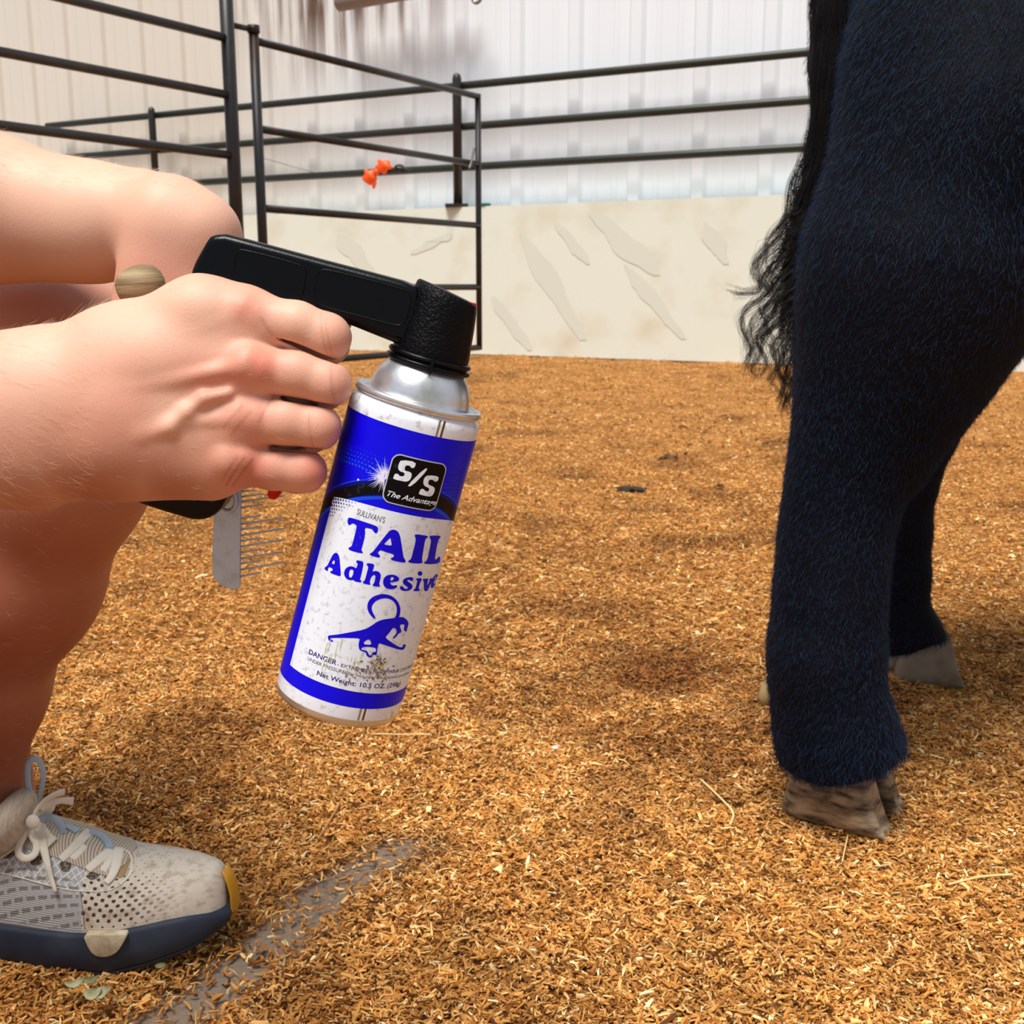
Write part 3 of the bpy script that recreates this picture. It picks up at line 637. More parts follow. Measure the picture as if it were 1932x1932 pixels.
    for k in range(190):
        x = random.gauss(1150, 60); y = random.gauss(1160, 62)
        if k > 120: x = random.uniform(740, 1260); y = 1130+ (x-740)*.2+random.gauss(80, 60)
        u, v = z8(x, y); t = random.uniform(0, 6.28); Lr = random.uniform(.3, 1.3); q = random.uniform(.15, .5)
        shape(bm, [[(u-Lr*math.cos(t), v-Lr*math.sin(t)), (u+q*math.sin(t), v-q*math.cos(t)), (u+Lr*math.cos(t), v+Lr*math.sin(t)), (u-q*math.sin(t), v+q*math.cos(t))]], 10, random.choice([11, 11, 12, 10]))
    for k in range(240):
        u = random.uniform(D(-50), D(80)); v = random.uniform(14, 106); t = random.uniform(0, 3.14); Lr = random.uniform(.4, 2.2)
        shape(bm, [[(u, v), (u+Lr*math.cos(t)+.1, v+Lr*math.sin(t)), (u+Lr*math.cos(t), v+Lr*math.sin(t)+.14)]], 9, 12 if k % 3 else 8)
    u = D(28); 
    for (v0, v1) in ((149.6, 158), (-3, 3.6)):
        shape(bm, [[(u-2.2, v0), (u-1.1, v0), (u-1.1, v1), (u-2.2, v1)]], 0.6, 12); shape(bm, [[(u+.2, v0), (u+1.4, v0), (u+1.4, v1), (u+.2, v1)]], 0.6, 11)
    rect(D(-82), D(-76), 3.6, 149.6, .6, 12)
    lb = obj('label', bm, Ms); lb['label'] = 'blue and white printed label reading TAIL Adhesive'; ks.append(lb)
    # bark crumb stuck to the bottom rim
    bm = bmesh.new(); bmesh.ops.create_icosphere(bm, subdivisions=3, radius=1)
    c = PY(559, 1326, .548)
    for v in bm.verts: p = v.co*(1+.2*math.sin(v.co.x*7+v.co.y*5)); v.co = c+Vector((p.x*.0042, p.y*.002, p.z*.0016-p.x*.0012))
    ks.append(obj('stuck_bark', bm, mat('bark crumb', '5c3c2a', .9, bump=.4, bscale=400), smooth=True))
    adopt(e, *ks)
spray_can()
# ================================================================ PISTOL GRIP SNAPPED ONTO THE CAN
def spray_grip():
    M = mat('black moulded plastic', '010308', .3, spec=.2, bump=.06, bscale=900); Mt = mat('black textured plastic', '020307', .38, spec=.14, bump=.5, bscale=700); Mr = mat('red plastic trigger', 'c40808', .35, spec=.3)
    Yf = .5582; dy = Vector((0, .0255, 0)); e = empty('spray_grip', PY(800, 600, .57), 'black plastic pistol grip with red trigger clamped on top of the aerosol can', 'spray can grip'); ks = []
    bar = [(357, 524), (360, 508), (368, 489), (386, 457), (394, 446), (405, 442), (424, 441), (500, 461), (600, 488), (700, 514), (757, 529), (784, 541), (792, 550), (792, 575), (789, 615), (781, 656), (776, 660), (757, 654), (738, 645), (700, 630), (668, 617), (646, 609), (560, 588), (470, 566), (380, 545), (362, 538)]
    bm = bmesh.new(); prism(bm, [PY(x, y, Yf) for x, y in bar], dy, .0038, 5); o = obj('grip_bar', bm, M, smooth=True); ks.append(o)
    # panels outlined by a fine raised bead on the side of the bar
    for nm, lp in (('side_panel', [(447, 474), (458, 470), (566, 499), (577, 507), (577, 518), (569, 560), (560, 570), (500, 560), (438, 548), (440, 515), (443, 495)]), ('side_panel', [(597, 520), (604, 510), (618, 508), (764, 546), (776, 555), (774, 572), (766, 606), (756, 614), (742, 613), (600, 576), (592, 566)])):
        sm = smooth_loop(lp, 2); bm = bmesh.new(); pts = [PY(x, y, Yf-.0001) for x, y in sm]; prism(bm, [PY(x, y, Yf-.0002) for x, y in sm], Vector((0, .0004, 0)))
        tube(bm, pts+[pts[0]], .00042, 6, caps=False); ks.append(obj(nm, bm, M))
    grip = [(378, 540), (566, 588), (530, 690), (480, 820), (436, 918), (420, 955), (406, 972), (388, 981), (366, 983), (340, 976), (290, 961), (243, 944), (285, 860), (325, 720), (352, 610)]
    bm = bmesh.new(); prism(bm, [PY(x, y, .572) for x, y in smooth_loop(grip, 1)], Vector((0, .020, 0)), .003, 4); ks.append(obj('hand_grip', bm, M, smooth=True))
    # ring head around the can neck
    m = lambda *p: [(r/1000, h/1000) for r, h in p]
    bm = bmesh.new(); lathe(bm, m((19.6, 184.5), (19.6, 187), (19.0, 192), (17.9, 203), (16.9, 212), (16.2, 216.2), (15.2, 217.4), (0, 217.8)), CB, CAX, 96)
    c0 = CB+CAX*.1845
    for v in bm.verts:
        q = v.co-CB; h = q.dot(CAX); s_ = q.dot(CS)
        if h > .209: v.co -= CAX*((s_-.0)*.16*min(1, (h-.209)/.004))
    ks.append(obj('head', bm, Mt, smooth=True))
    bm = bmesh.new(); lathe(bm, m((17, 178.6), (21.2, 178.8), (21.9, 179.6), (21.9, 180.6), (21.2, 181.2), (20.0, 181.4), (20.0, 182.0), (21.0, 182.2), (21.5, 183), (21.5, 183.8), (20.6, 184.6), (17, 184.8)), CB, CAX, 96)
    ks.append(obj('collar', bm, M, smooth=True))
    bm = bmesh.new(); th = math.radians(8); cc = CB+CAX*.1815+(CN*math.cos(th)+CS*math.sin(th))*.0213; box(bm, cc, (.0016, .0035, .0075), Matrix.Rotation(math.radians(16), 3, 'Y')); ks.append(obj('collar_catch', bm, M))
    bm = bmesh.new(); c = CB+CAX*.2128+CS*.0150; tube(bm, [c-CS*.006, c+CS*.0008], [.0030, .0030], 20); ks.append(obj('nozzle', bm, Mr, smooth=True))
    tr = [(628, 596), (655, 606), (660, 616), (652, 624), (628, 680), (600, 760), (568, 850), (526, 938), (517, 944), (508, 943), (502, 934), (514, 890), (560, 760), (600, 660)]
    bm = bmesh.new(); prism(bm, [PY(x, y, .570) for x, y in smooth_loop(tr, 1)], Vector((0, .010, 0)), .0015, 3); t = obj('trigger', bm, Mr, smooth=True); t['label'] = 'red trigger'; ks.append(t)
    adopt(e, *ks)
spray_grip()
# ================================================================ COMB WITH WOODEN HANDLE
def comb():
    e = empty('grooming_comb', PY(430, 945, .612), 'steel show comb with long and short teeth and a round wooden handle under the fist', 'comb'); ks = []
    Ms = mat('worn steel', 'c2cfde', .42, .3, col2='a2a8ac', scale=90, thresh=(.5, .8), bump=.1, bscale=500); Mw = mat('weathered wood', 'a08a66', .7, col2='6a5236', scale=22, thresh=(.35, .7), stretch=(1, 1, 9), bump=.35, bscale=80)
    K = PY(257, 518, .577); E = PY(424, 938, .622); ax = (E-K).normalized(); L = (E-K).length
    cx = Vector((.35, -.80, .5)).normalized()
    bm = bmesh.new(); tube(bm, [K-ax*.0008+(-ax)*.0022, K-ax*.0012, K+ax*.002, K+ax*.006, K+ax*.012, K+ax*.03, K+ax*.07, K+ax*(L*.9), E], [.006, .0098, .0118, .0124, .0115, .0095, .0092, .0085, .0065], 32); ks.append(obj('handle', bm, Mw, smooth=True))
    bl = [(405, 900), (455, 893), (454, 1000), (452.5, 1108), (449, 1112), (436, 1112), (420, 1107), (407, 1097), (400, 1083), (400, 1040)]
    bl = [(407, 760), (456, 752)]+[(455, 900)]+bl[2:]+[(404, 940)]
    Yb = .610; bm = bmesh.new(); prism(bm, [PY(x, y, Yb) for x, y in bl], Vector((0, .0028, 0)), .0005, 2); ks.append(obj('blade', bm, Ms))
    z4 = lambda x, y: (200+x/4.293, 850+y/4.293)
    T = [(1105, 330, 1205, 322), (1105, 375, 1275, 350), (1105, 415, 1450, 365), (1105, 463, 1270, 437), (1105, 550, 1260, 525), (1105, 597, 1450, 543), (1100, 640, 1265, 618), (1100, 688, 1450, 632), (1100, 732, 1265, 710), (1100, 778, 1450, 722), (1095, 825, 1265, 800), (1095, 875, 1440, 820), (1090, 917, 1260, 893), (1090, 967, 1445, 905), (1090, 1020, 1255, 988)]
    for k in range(1, 7): T.append((1108, 330-k*44, 1270 if k % 2 else 1450, 330-k*44-(22 if k % 2 else 48)))
    for (x0, y0, x1, y1) in T:
        a = PY(*z4(x0-14, y0+1), Yb+.0014); b = PY(*z4(x1, y1), Yb+.0014+(.0 if x1 < 1300 else -.001)); bm = bmesh.new()
        tube(bm, [a, a.lerp(b, .9), a.lerp(b, .97), b], [.00062, .00058, .00045, .0002], 10); ks.append(obj('tooth', bm, Ms, smooth=True))
    bm = bmesh.new(); c = PY(429, 944, Yb-.0006); Rv = .0052
    pts = [c+Vector((Rv*math.cos(t), -.0004, Rv*1.25*math.sin(t))) for t in np.linspace(0, 2*math.pi, 33)]; tube(bm, pts, .0011, 8, caps=False)
    bmesh.ops.create_uvsphere(bm, u_segments=20, v_segments=12, radius=.0042, matrix=Matrix.Translation(c) @ Matrix.Diagonal((1, .35, 1.2, 1))); ks.append(obj('rivet', bm, Ms, smooth=True))
    adopt(e, *ks)
comb()
# ================================================================ PERSON
def arr(v): return np.array(v)
def skin_material():
    m = bpy.data.materials.new('fair skin'); m.use_nodes = True; nt = m.node_tree; N = nt.nodes; L = nt.links; b = N['Principled BSDF']
    b.inputs['Roughness'].default_value = .52; b.inputs['Specular IOR Level'].default_value = .35
    b.inputs['Subsurface Weight'].default_value = .08; b.inputs['Subsurface Radius'].default_value = (1, .35, .2); b.inputs['Subsurface Scale'].default_value = .004
    tc = N.new('ShaderNodeTexCoord')
    def noise(s, d=3):
        n = N.new('ShaderNodeTexNoise'); n.inputs['Scale'].default_value = s; n.inputs['Detail'].default_value = d; L.new(tc.outputs['Object'], n.inputs[0]); return n.outputs[0]
    def mix(f, a, c, fac=None):
        x = N.new('ShaderNodeMix'); x.data_type = 'RGBA'
        if fac is None: L.new(f, x.inputs[0])
        else:
            k = N.new('ShaderNodeMath'); k.operation = 'MULTIPLY'; k.inputs[1].default_value = fac; L.new(f, k.inputs[0]); L.new(k.outputs[0], x.inputs[0])
        if hasattr(a, 'default_value'): L.new(a, x.inputs[6])
        else: x.inputs[6].default_value = (*a, 1)
        x.inputs[7].default_value = (*c, 1); return x.outputs[2]
    base = mix(noise(22, 4), s2l('deae98'), s2l('cd917b'))
    at = N.new('ShaderNodeAttribute'); at.attribute_name = 'red'; c = mix(at.outputs['Fac'], base, s2l('c8503c'), .8)
    a2 = N.new('ShaderNodeAttribute'); a2.attribute_name = 'tan'; c = mix(a2.outputs['Fac'], c, s2l('8a3f1e'), .9)
    a3 = N.new('ShaderNodeAttribute'); a3.attribute_name = 'pale'; c = mix(a3.outputs['Fac'], c, s2l('f0cfb4'), .6)
    v = N.new('ShaderNodeTexVoronoi'); v.inputs['Scale'].default_value = 420; L.new(tc.outputs['Object'], v.inputs[0])
    r = N.new('ShaderNodeMapRange'); r.inputs[1].default_value = .14; r.inputs[2].default_value = .04; r.inputs[3].default_value = 0; r.inputs[4].default_value = .35; L.new(v.outputs['Distance'], r.inputs[0])
    c = mix(r.outputs[0], c, s2l('a85f45')); L.new(c, b.inputs['Base Color'])
    # pores and fine creases
    mp = N.new('ShaderNodeMapping'); mp.inputs['Scale'].default_value = (3.2, 1, .8); L.new(tc.outputs['Object'], mp.inputs[0])
    w_ = N.new('ShaderNodeTexNoise'); w_.inputs['Scale'].default_value = 330; w_.inputs['Detail'].default_value = 3; L.new(mp.outputs[0], w_.inputs[0])
    bp = N.new('ShaderNodeBump'); bp.inputs['Strength'].default_value = .22; bp.inputs['Distance'].default_value = .0004; L.new(w_.outputs[0], bp.inputs['Height'])
    b2 = N.new('ShaderNodeBump'); b2.inputs['Strength'].default_value = .18; b2.inputs['Distance'].default_value = .0006; L.new(noise(900, 2), b2.inputs['Height']); L.new(bp.outputs[0], b2.inputs['Normal']); L.new(b2.outputs[0], b.inputs['Normal'])
    return m
def person():
    q = lambda x, y, d: arr(P(x, y, d)); mm = .001
    # ---- right hand closed round the grip: knuckles towards the camera, fingers curling away round the trigger
    def finger(mcp, mid, pip, dip, tip, r0, r1, r2, r3):
        return U(.004, Cone(mcp, mid, r0, r1), Cone(mid, pip, r1, r1), Cone(pip, dip, r1*.98, r2), Cone(dip, tip, r2, r3))
    qh = lambda x, y, d: arr(P(x, y, d-.009))
    idx = finger(qh(463, 602, .556), qh(560, 614, .553), qh(617, 636, .555), qh(622, 650, .583), qh(560, 668, .597), .0142, .0113, .0096, .0080)
    mid = finger(qh(468, 697, .551), qh(560, 706, .551), qh(618, 724, .553), qh(612, 735, .584), qh(540, 742, .599), .0122, .0109, .0100, .0084)
    rng_ = finger(qh(452, 795, .553), qh(540, 797, .553), qh(599, 806, .555), qh(588, 816, .584), qh(515, 818, .597), .0120, .0109, .0098, .0082)
    pin = finger(qh(430, 870, .557), qh(515, 884, .5585), qh(575, 889, .5600), qh(560, 896, .583), qh(500, 896, .592), .0112, .0101, .0090, .0075)
    fill = U(.004, Cone(qh(585, 600, .572), qh(565, 730, .571), .0095, .0100), Cone(qh(565, 730, .571), qh(545, 810, .572), .0100, .0100), Cone(qh(545, 810, .572), qh(505, 890, .574), .0100, .0090), Cone(qh(530, 620, .572), qh(500, 860, .574), .0100, .0100))
    cr = []
    CRS = [(x0, y0, x1, y1, d, r) for (x0, y0, x1, y1, r) in ((524, 636, 636, 684, .0009), (536, 752, 632, 768, .0010), (512, 846, 606, 851, .0013)) for d in (.5465, .5485, .5505, .5525, .5545, .5565, .5585)]
    for (x0, y0, x1, y1, d, r) in CRS: cr.append(Cone(qh(x0, y0, d), qh(x1, y1, d), r, r))
    fingers = U(.0006, idx, mid, rng_, pin, *[Sub(c_, .0015) for c_ in cr])
    wr_t, wr_b, wr_m = qh(70, 712, .560), qh(60, 868, .562), qh(60, 790, .560)
    palm = U(.016,
        Cone(wr_m, qh(200, 760, .556), .026, .024), Cone(wr_t, qh(230, 664, .560), .0218, .0208), Cone(qh(230, 664, .560), qh(380, 600, .558), .0208, .0178), Cone(qh(380, 600, .558), qh(463, 600, .557), .0178, .0155),
        Cone(wr_m, qh(300, 700, .555), .024, .019), Cone(qh(300, 700, .555), qh(468, 697, .552), .019, .0125),
        Cone(wr_b, qh(250, 800, .556), .0200, .019), Cone(qh(250, 800, .556), qh(452, 795, .554), .019, .0122),
        Cone(wr_b, qh(220, 850, .560), .0185, .0178), Cone(qh(220, 850, .560), qh(430, 870, .558), .0190, .0132),
        Cone(qh(230, 892, .564), qh(400, 905, .562), .009, .0085))
    # thumb on the far side, closed over the comb handle
    thumb = U(.006, Cone(qh(190, 690, .572), qh(300, 640, .604), .019, .015), Cone(qh(300, 640, .604), qh(390, 660, .640), .0145, .012), Cone(qh(390, 660, .640), qh(450, 700, .648), .0115, .009))
    # knuckle heads, extensor tendons and the vein across the back of the hand
    det = U(.006,
        Cone(qh(462, 588, .5475), qh(478, 596, .5475), .0070, .0055), Cone(qh(470, 688, .5435), qh(492, 694, .5435), .0078, .0060), Cone(qh(455, 786, .5465), qh(474, 788, .5465), .0072, .0058), Cone(qh(435, 868, .549), qh(455, 866, .549), .0074, .0055))
    tend = U(.004, Cone(qh(200, 742, .5355), qh(455, 692, .5395), .0020, .0026), Cone(qh(230, 690, .5375), qh(440, 596, .5445), .0016, .0022), Cone(qh(240, 800, .5395), qh(440, 790, .5425), .0014, .0022),
        chain([qh(210, 838, .5415), qh(265, 822, .5385), qh(320, 806, .5375), qh(352, 778, .5380), qh(385, 752, .5385), qh(430, 742, .5395)], [.0022, .0026, .0028, .0026, .0024, .0018], .003),
        chain([qh(130, 800, .5365), qh(200, 792, .5370), qh(270, 812, .5385)], [.0014, .0018, .0020], .003))
    hand = U(.0045, U(.005, U(.0065, palm, fingers), det), tend)
    hand = U(.008, U(.0008, hand, fill), thumb)
    # fine flexion creases painted as dark lines over the finger joints and little-finger knuckle
    # forearm out of the picture to elbow, upper arm, shoulder
    R_el = arr(Vector((-.515, .60, .60))); R_sh = arr(Vector((-.70, .70, .90)))
    f1 = qh(-60, 740, .566); f2 = qh(-60, 850, .566)
    armR = U(.02, Cone(wr_t, f1, .0225, .027), Cone(wr_b, f2, .0205, .027), Cone(wr_m, qh(-60, 795, .566), .026, .032), Cone(qh(-60, 795, .566), R_el, .036, .044), Cone(R_el, R_sh, .043, .055))
    # ---- left forearm resting on the knee, wrist bent, hand hanging behind the grip
    L_el = arr(P(-330, 330, .76)); L_sh = arr(Vector((-.66, 1.02, .92)))
    lw = q(338, 424, .70)
    armL = U(.022, Cone(L_el, q(-20, 388, .725), .045, .0430), Cone(q(-20, 388, .725), q(150, 412, .720), .0425, .0325), Cone(q(150, 412, .720), q(265, 416, .714), .0325, .0325), Cone(q(-20, 440, .73), q(180, 450, .718), .024, .022), Cone(L_el, L_sh, .046, .056))
    lp = U(.014, Cone(q(312, 418, .700), q(330, 545, .702), .0265, .0270), Cone(q(372, 444, .700), q(388, 560, .708), .0250, .0250), Cone(q(300, 452, .694), q(264, 600, .696), .0200, .0185), Cone(q(322, 418, .70), q(374, 446, .70), .0255, .0235))
    lf = U(.001, *[U(.003, Cone(q(270+i*42, 590, .715), q(262+i*44, 700, .728), .0115, .0105), Cone(q(262+i*44, 700, .728), q(250+i*44, 770, .722), .0105, .0085)) for i in range(4)])
    lthumb = U(.005, Cone(q(390, 540, .70), q(440, 640, .70), .014, .012), Cone(q(440, 640, .70), q(455, 700, .705), .012, .009))
    handL = U(.008, lp, lf, lthumb)
    # ---- left leg planted in front: thigh, knee, shin, ankle
    kn = q(138, 694, .835); hipL = arr(Vector((-.70, 1.02, .44))); ank = q(-38, 1500, 1.045)
    leg = U(.04, Cone(hipL, q(-60, 690, .87), .088, .074), Cone(q(-60, 690, .87), kn, .073, .061), Cone(kn, q(118, 880, .865), .063, .061), Cone(q(118, 880, .865), q(42, 1100, .91), .0590, .0545), Cone(q(42, 1100, .91), q(-24, 1300, .975), .0545, .0425), Cone(q(-24, 1300, .975), ank, .0420, .0385),
        Cone(q(-10, 950, .90), q(-60, 1180, .96), .052, .046), Cone(ank, q(-20, 1640, 1.05), .038, .036), Cone(q(-20, 1640, 1.05), q(200, 1712, 1.045), .034, .024), Cone(q(-20, 1640, 1.05), q(-110, 1690, 1.06), .034, .030))
    # ---- right leg kneeling, torso, neck, head: left of the picture
    hipR = arr(Vector((-.74, .80, .42))); knR = arr(Vector((-.47, .66, .075))); anR = arr(Vector((-.86, .74, .07)))
    legR = U(.04, Cone(hipR, knR, .088, .062), Cone(knR, anR, .056, .038), Cone(anR, anR+arr((-.10, .02, -.03)), .035, .026))
    torso = U(.09, Cone(hipL, hipR, .10, .10), Cone(arr((-.75, .92, .45)), arr((-.72, .88, .72)), .115, .12), Cone(R_sh+arr((.0, .05, .0)), L_sh+arr((0, -.05, 0)), .075, .075), Cone(arr((-.72, .88, .72)), arr((-.68, .87, .86)), .12, .11))
    head = U(.03, Cone(arr((-.67, .87, .95)), arr((-.64, .86, 1.04)), .055, .052), Cone(arr((-.63, .86, 1.13)), arr((-.645, .86, 1.17)), .082, .085), Cone(arr((-.60, .86, 1.07)), arr((-.585, .86, 1.06)), .055, .045))
    face = U(.010, Cone(arr((-.545, .86, 1.125)), arr((-.523, .86, 1.098)), .010, .014), Cone(arr((-.64, .772, 1.12)), arr((-.645, .770, 1.10)), .016, .012, ), Cone(arr((-.64, .948, 1.12)), arr((-.645, .950, 1.10)), .016, .012), Cone(arr((-.545, .845, 1.065)), arr((-.545, .875, 1.065)), .010, .010), Cone(arr((-.552, .825, 1.128)), arr((-.552, .832, 1.128)), .012, .012), Cone(arr((-.552, .892, 1.128)), arr((-.552, .888, 1.128)), .012, .012))
    armL_all = U(.009, armL, handL)
    body = U(.05, U(.03, leg, legR, torso), head)
    body = U(.012, body, face)
    upperR = U(.012, armR, hand)
    node = U(.006, U(.03, body, Cone(R_el, R_sh, .043, .055), Cone(L_el, L_sh, .046, .056)), U(.004, upperR, armL_all))
    res = .0009
    gx = axis_grid(-1.05, .0, .009, [(-.262, -.088, res), (-.42, -.262, .004)])
    gy = axis_grid(.48, 1.2, .009, [(.502, .548, res), (.548, .60, .0022), (.60, .86, .0042), (.86, 1.1, .007)])
    gz = axis_grid(-.02, 1.29, .009, [(.478, .60, res), (.60, .68, .0022), (.15, .478, .0045)])
    V, Q = sdf_mesh(node, gx, gy, gz, margin=.035, relax=1)
    print('body', len(V), (len(gx), len(gy), len(gz)))
    e = empty('person', Vector((-.70, .90, 0)), 'crouching person in a beige trainer, gripping the spray can, other forearm resting on the knee', 'person')
    b = npmesh('body', V, Q, skin_material()); b['label'] = 'bare forearms, hands and lower leg'
    def blob(lst):
        s = np.zeros(len(V))
        for (x, y, d, r, k) in lst:
            dd = np.linalg.norm(V-q(x, y, d-(.009 if d < .58 else 0)), axis=1)/r; s = np.maximum(s, k*np.exp(-dd*dd))
        return s
    def lines(ls):
        s_ = np.zeros(len(V)); fr = (V[:, 1] < .562) & (V[:, 2] > .47)
        for (x0, y0, x1, y1, w_, k) in ls:
            a_, b_ = q(x0, y0, .545), q(x1, y1, .545); ab = (b_-a_)[[0, 2]]; pv = V[:, [0, 2]]-a_[[0, 2]]; t = np.clip(pv@ab/(ab@ab), 0, 1); dd = np.linalg.norm(pv-t[:, None]*ab, axis=1)/w_
            s_ = np.maximum(s_, k*np.exp(-dd*dd)*fr)
        return s_
    red = blob([(465, 585, .542, .0075, .55), (490, 690, .540, .0085, .85), (450, 700, .540, .012, .55), (380, 715, .540, .014, .35), (480, 785, .545, .007, .5), (460, 800, .543, .013, .45), (470, 880, .548, .012, .65), (440, 895, .55, .013, .5), (630, 640, .55, .006, .5), (640, 725, .55, .006, .6), (628, 812, .555, .008, .7), (600, 890, .555, .010, .75), (230, 790, .535, .025, .18), (300, 540, .68, .03, .35), (370, 490, .68, .03, .2)])
    tan = blob([(100, 1000, .86, .12, .95), (60, 1200, .90, .15, 1), (0, 1420, .96, .14, 1), (150, 620, .78, .08, .5), (180, 935, .55, .03, .8), (330, 940, .55, .022, .7), (40, 960, .55, .03, .7), (480, 930, .55, .012, .4), (80, 600, .78, .07, .35), (0, 500, .69, .04, .3)])  # browner shin, plus shade painted along undersides of hand, wrist and forearm
    pale = blob([(330, 560, .545, .03, .5), (250, 590, .545, .03, .5), (60, 660, .54, .03, .5), (150, 320, .68, .06, .7), (20, 290, .68, .05, .7), (350, 350, .68, .04, .6), (330, 770, .54, .012, .6), (560, 570, .545, .015, .5)])  # highlights on upper hand, wrist and forearm painted into the skin colour
    tan = np.maximum(tan, lines([(610, 590, 622, 672, .0006, .3), (620, 600, 630, 668, .0006, .28), (630, 688, 636, 752, .0006, .3), (590, 778, 594, 845, .0006, .3), (432, 912, 470, 858, .0008, .6), (442, 915, 484, 862, .0008, .55), (424, 905, 458, 856, .0007, .45), (436, 800, 470, 760, .0007, .35), (448, 815, 486, 770, .0007, .35), (520, 745, 500, 790, .0008, .4), (520, 628, 505, 600, .001, .35)]))  # shade in finger and knuckle creases, painted as thin dark lines
    set_attr(b, 'red', np.clip(red, 0, 1)); set_attr(b, 'tan', np.clip(tan, 0, 1)); set_attr(b, 'pale', np.clip(pale, 0, 1))
    # ---- clothes: coral T-shirt and dark shorts (left of the picture)
    def cloth(name, nd, lo, hi, m, cut=None):
        g = [np.arange(lo[i], hi[i], .009) for i in range(3)]; v, qq = sdf_mesh(nd, *g, margin=.04)
        if cut is not None: qq = qq[cut(v[qq].mean(1))]
        return npmesh(name, v, qq, m)
    sh = U(.07, Cone(arr((-.75, .92, .45)), arr((-.72, .88, .72)), .128, .133), Cone(R_sh+arr((.0, .05, .0)), L_sh+arr((0, -.05, 0)), .088, .088), Cone(arr((-.72, .88, .72)), arr((-.68, .87, .87)), .133, .118), Cone(R_sh, R_sh*.45+R_el*.55, .066, .060), Cone(L_sh, L_sh*.45+L_el*.55, .067, .062))
    s1 = cloth('t_shirt', sh, (-1.0, .5, .3), (-.3, 1.25, 1.1), mat('coral jersey', 'e8866a', .85, bump=.2, bscale=900)); s1['label'] = 'coral T-shirt'
    so = U(.05, Cone(hipL, hipR, .112, .112), Cone(hipL, hipL*.45+kn*.55, .103, .094), Cone(hipR, hipR*.5+knR*.5, .100, .088))
    s2 = cloth('shorts', so, (-1.0, .6, .1), (-.3, 1.25, .62), mat('navy shorts cloth', '23283a', .85))
    hr = U(.02, Cone(arr((-.66, .86, 1.15)), arr((-.655, .86, 1.19)), .094, .088)); s3 = cloth('hair', hr, (-.8, .7, 1.0), (-.5, 1.0, 1.32), mat('brown hair', '5a3f28', .6, bump=.6, bscale=200), cut=lambda c: (c[:, 2] > 1.15-(c[:, 0]+.60)*-.6))
    # ---- fine fair hair on the forearms and the back of the hand
    rng = np.random.default_rng(5)
    A0 = q(330, 400, .70); 
    def wf(c):
        onL = (c[:, 0] > -.42) & (c[:, 1] > .60) & (c[:, 1] < .75) & (c[:, 2] > .66) & (c[:, 2] < .92)
        onR = (c[:, 0] > -.42) & (c[:, 0] < -.20) & (c[:, 1] < .60) & (c[:, 2] > .48)
        onH = (c[:, 0] >= -.20) & (c[:, 0] < -.09) & (c[:, 1] < .548) & (c[:, 2] > .49)
        shin = (c[:, 2] < .5) & (c[:, 2] > .12) & (c[:, 0] > -.55) & (c[:, 1] > .75)
        return onL*1.0+onR*.55+onH*.09+shin*.10+1e-9
    n = 5200; p, nn = sample_surface(V, Q, n, rng, wf)
    K = 6; Lh = rng.uniform(.004, .0105, n)*np.where((p[:, 0] > -.20) & (p[:, 1] < .56), .55, 1); dr = np.stack([.75+0*Lh, rng.normal(0, .3, n), rng.normal(-.12, .35, n)], 1)
    dr = dr-nn*(dr*nn).sum(1)[:, None]; dr /= np.linalg.norm(dr, axis=1)[:, None]; cv = rng.normal(0, .35, (n, 3)); lift = rng.uniform(.12, .55, n)[:, None]
    t = np.linspace(0, 1, K)[None, :, None]; PT = p[:, None]+(dr[:, None]*t+nn[:, None]*(lift[:, None]*(t-.35*t*t))+cv[:, None]*t*t*.35)*Lh[:, None, None]
    mh = mat('fair body hair', 'e6cfb4', .5, spec=.4); h = hair_obj('body_hair', PT, np.linspace(.000030, .000009, K)[None], mh); h['kind'] = 'stuff'
    ey = []
    for y in (.829, .889):
        bm = bmesh.new(); bmesh.ops.create_uvsphere(bm, u_segments=20, v_segments=14, radius=.0115, matrix=Matrix.Translation((-.5495, y, 1.126))); ey.append(obj('eye', bm, mat('eye white', 'e8e6e0', .3), smooth=True))
        bm = bmesh.new(); bmesh.ops.create_uvsphere(bm, u_segments=16, v_segments=10, radius=.0058, matrix=Matrix.Translation((-.5435, y, 1.125))); ir = obj('iris', bm, mat('iris', '3a5a68', .2), smooth=True); ir.parent = ey[-1]
    bm = bmesh.new(); tube(bm, spline([(-.541, .838, 1.066), (-.533, .859, 1.064), (-.541, .881, 1.066)], 6), [(.0045, .0035)]*13, 10); ey.append(obj('lips', bm, mat('lips', 'b0605a', .5), smooth=True))
    adopt(e, b, s1, s2, s3, h, *ey); return e
PERSON = person()
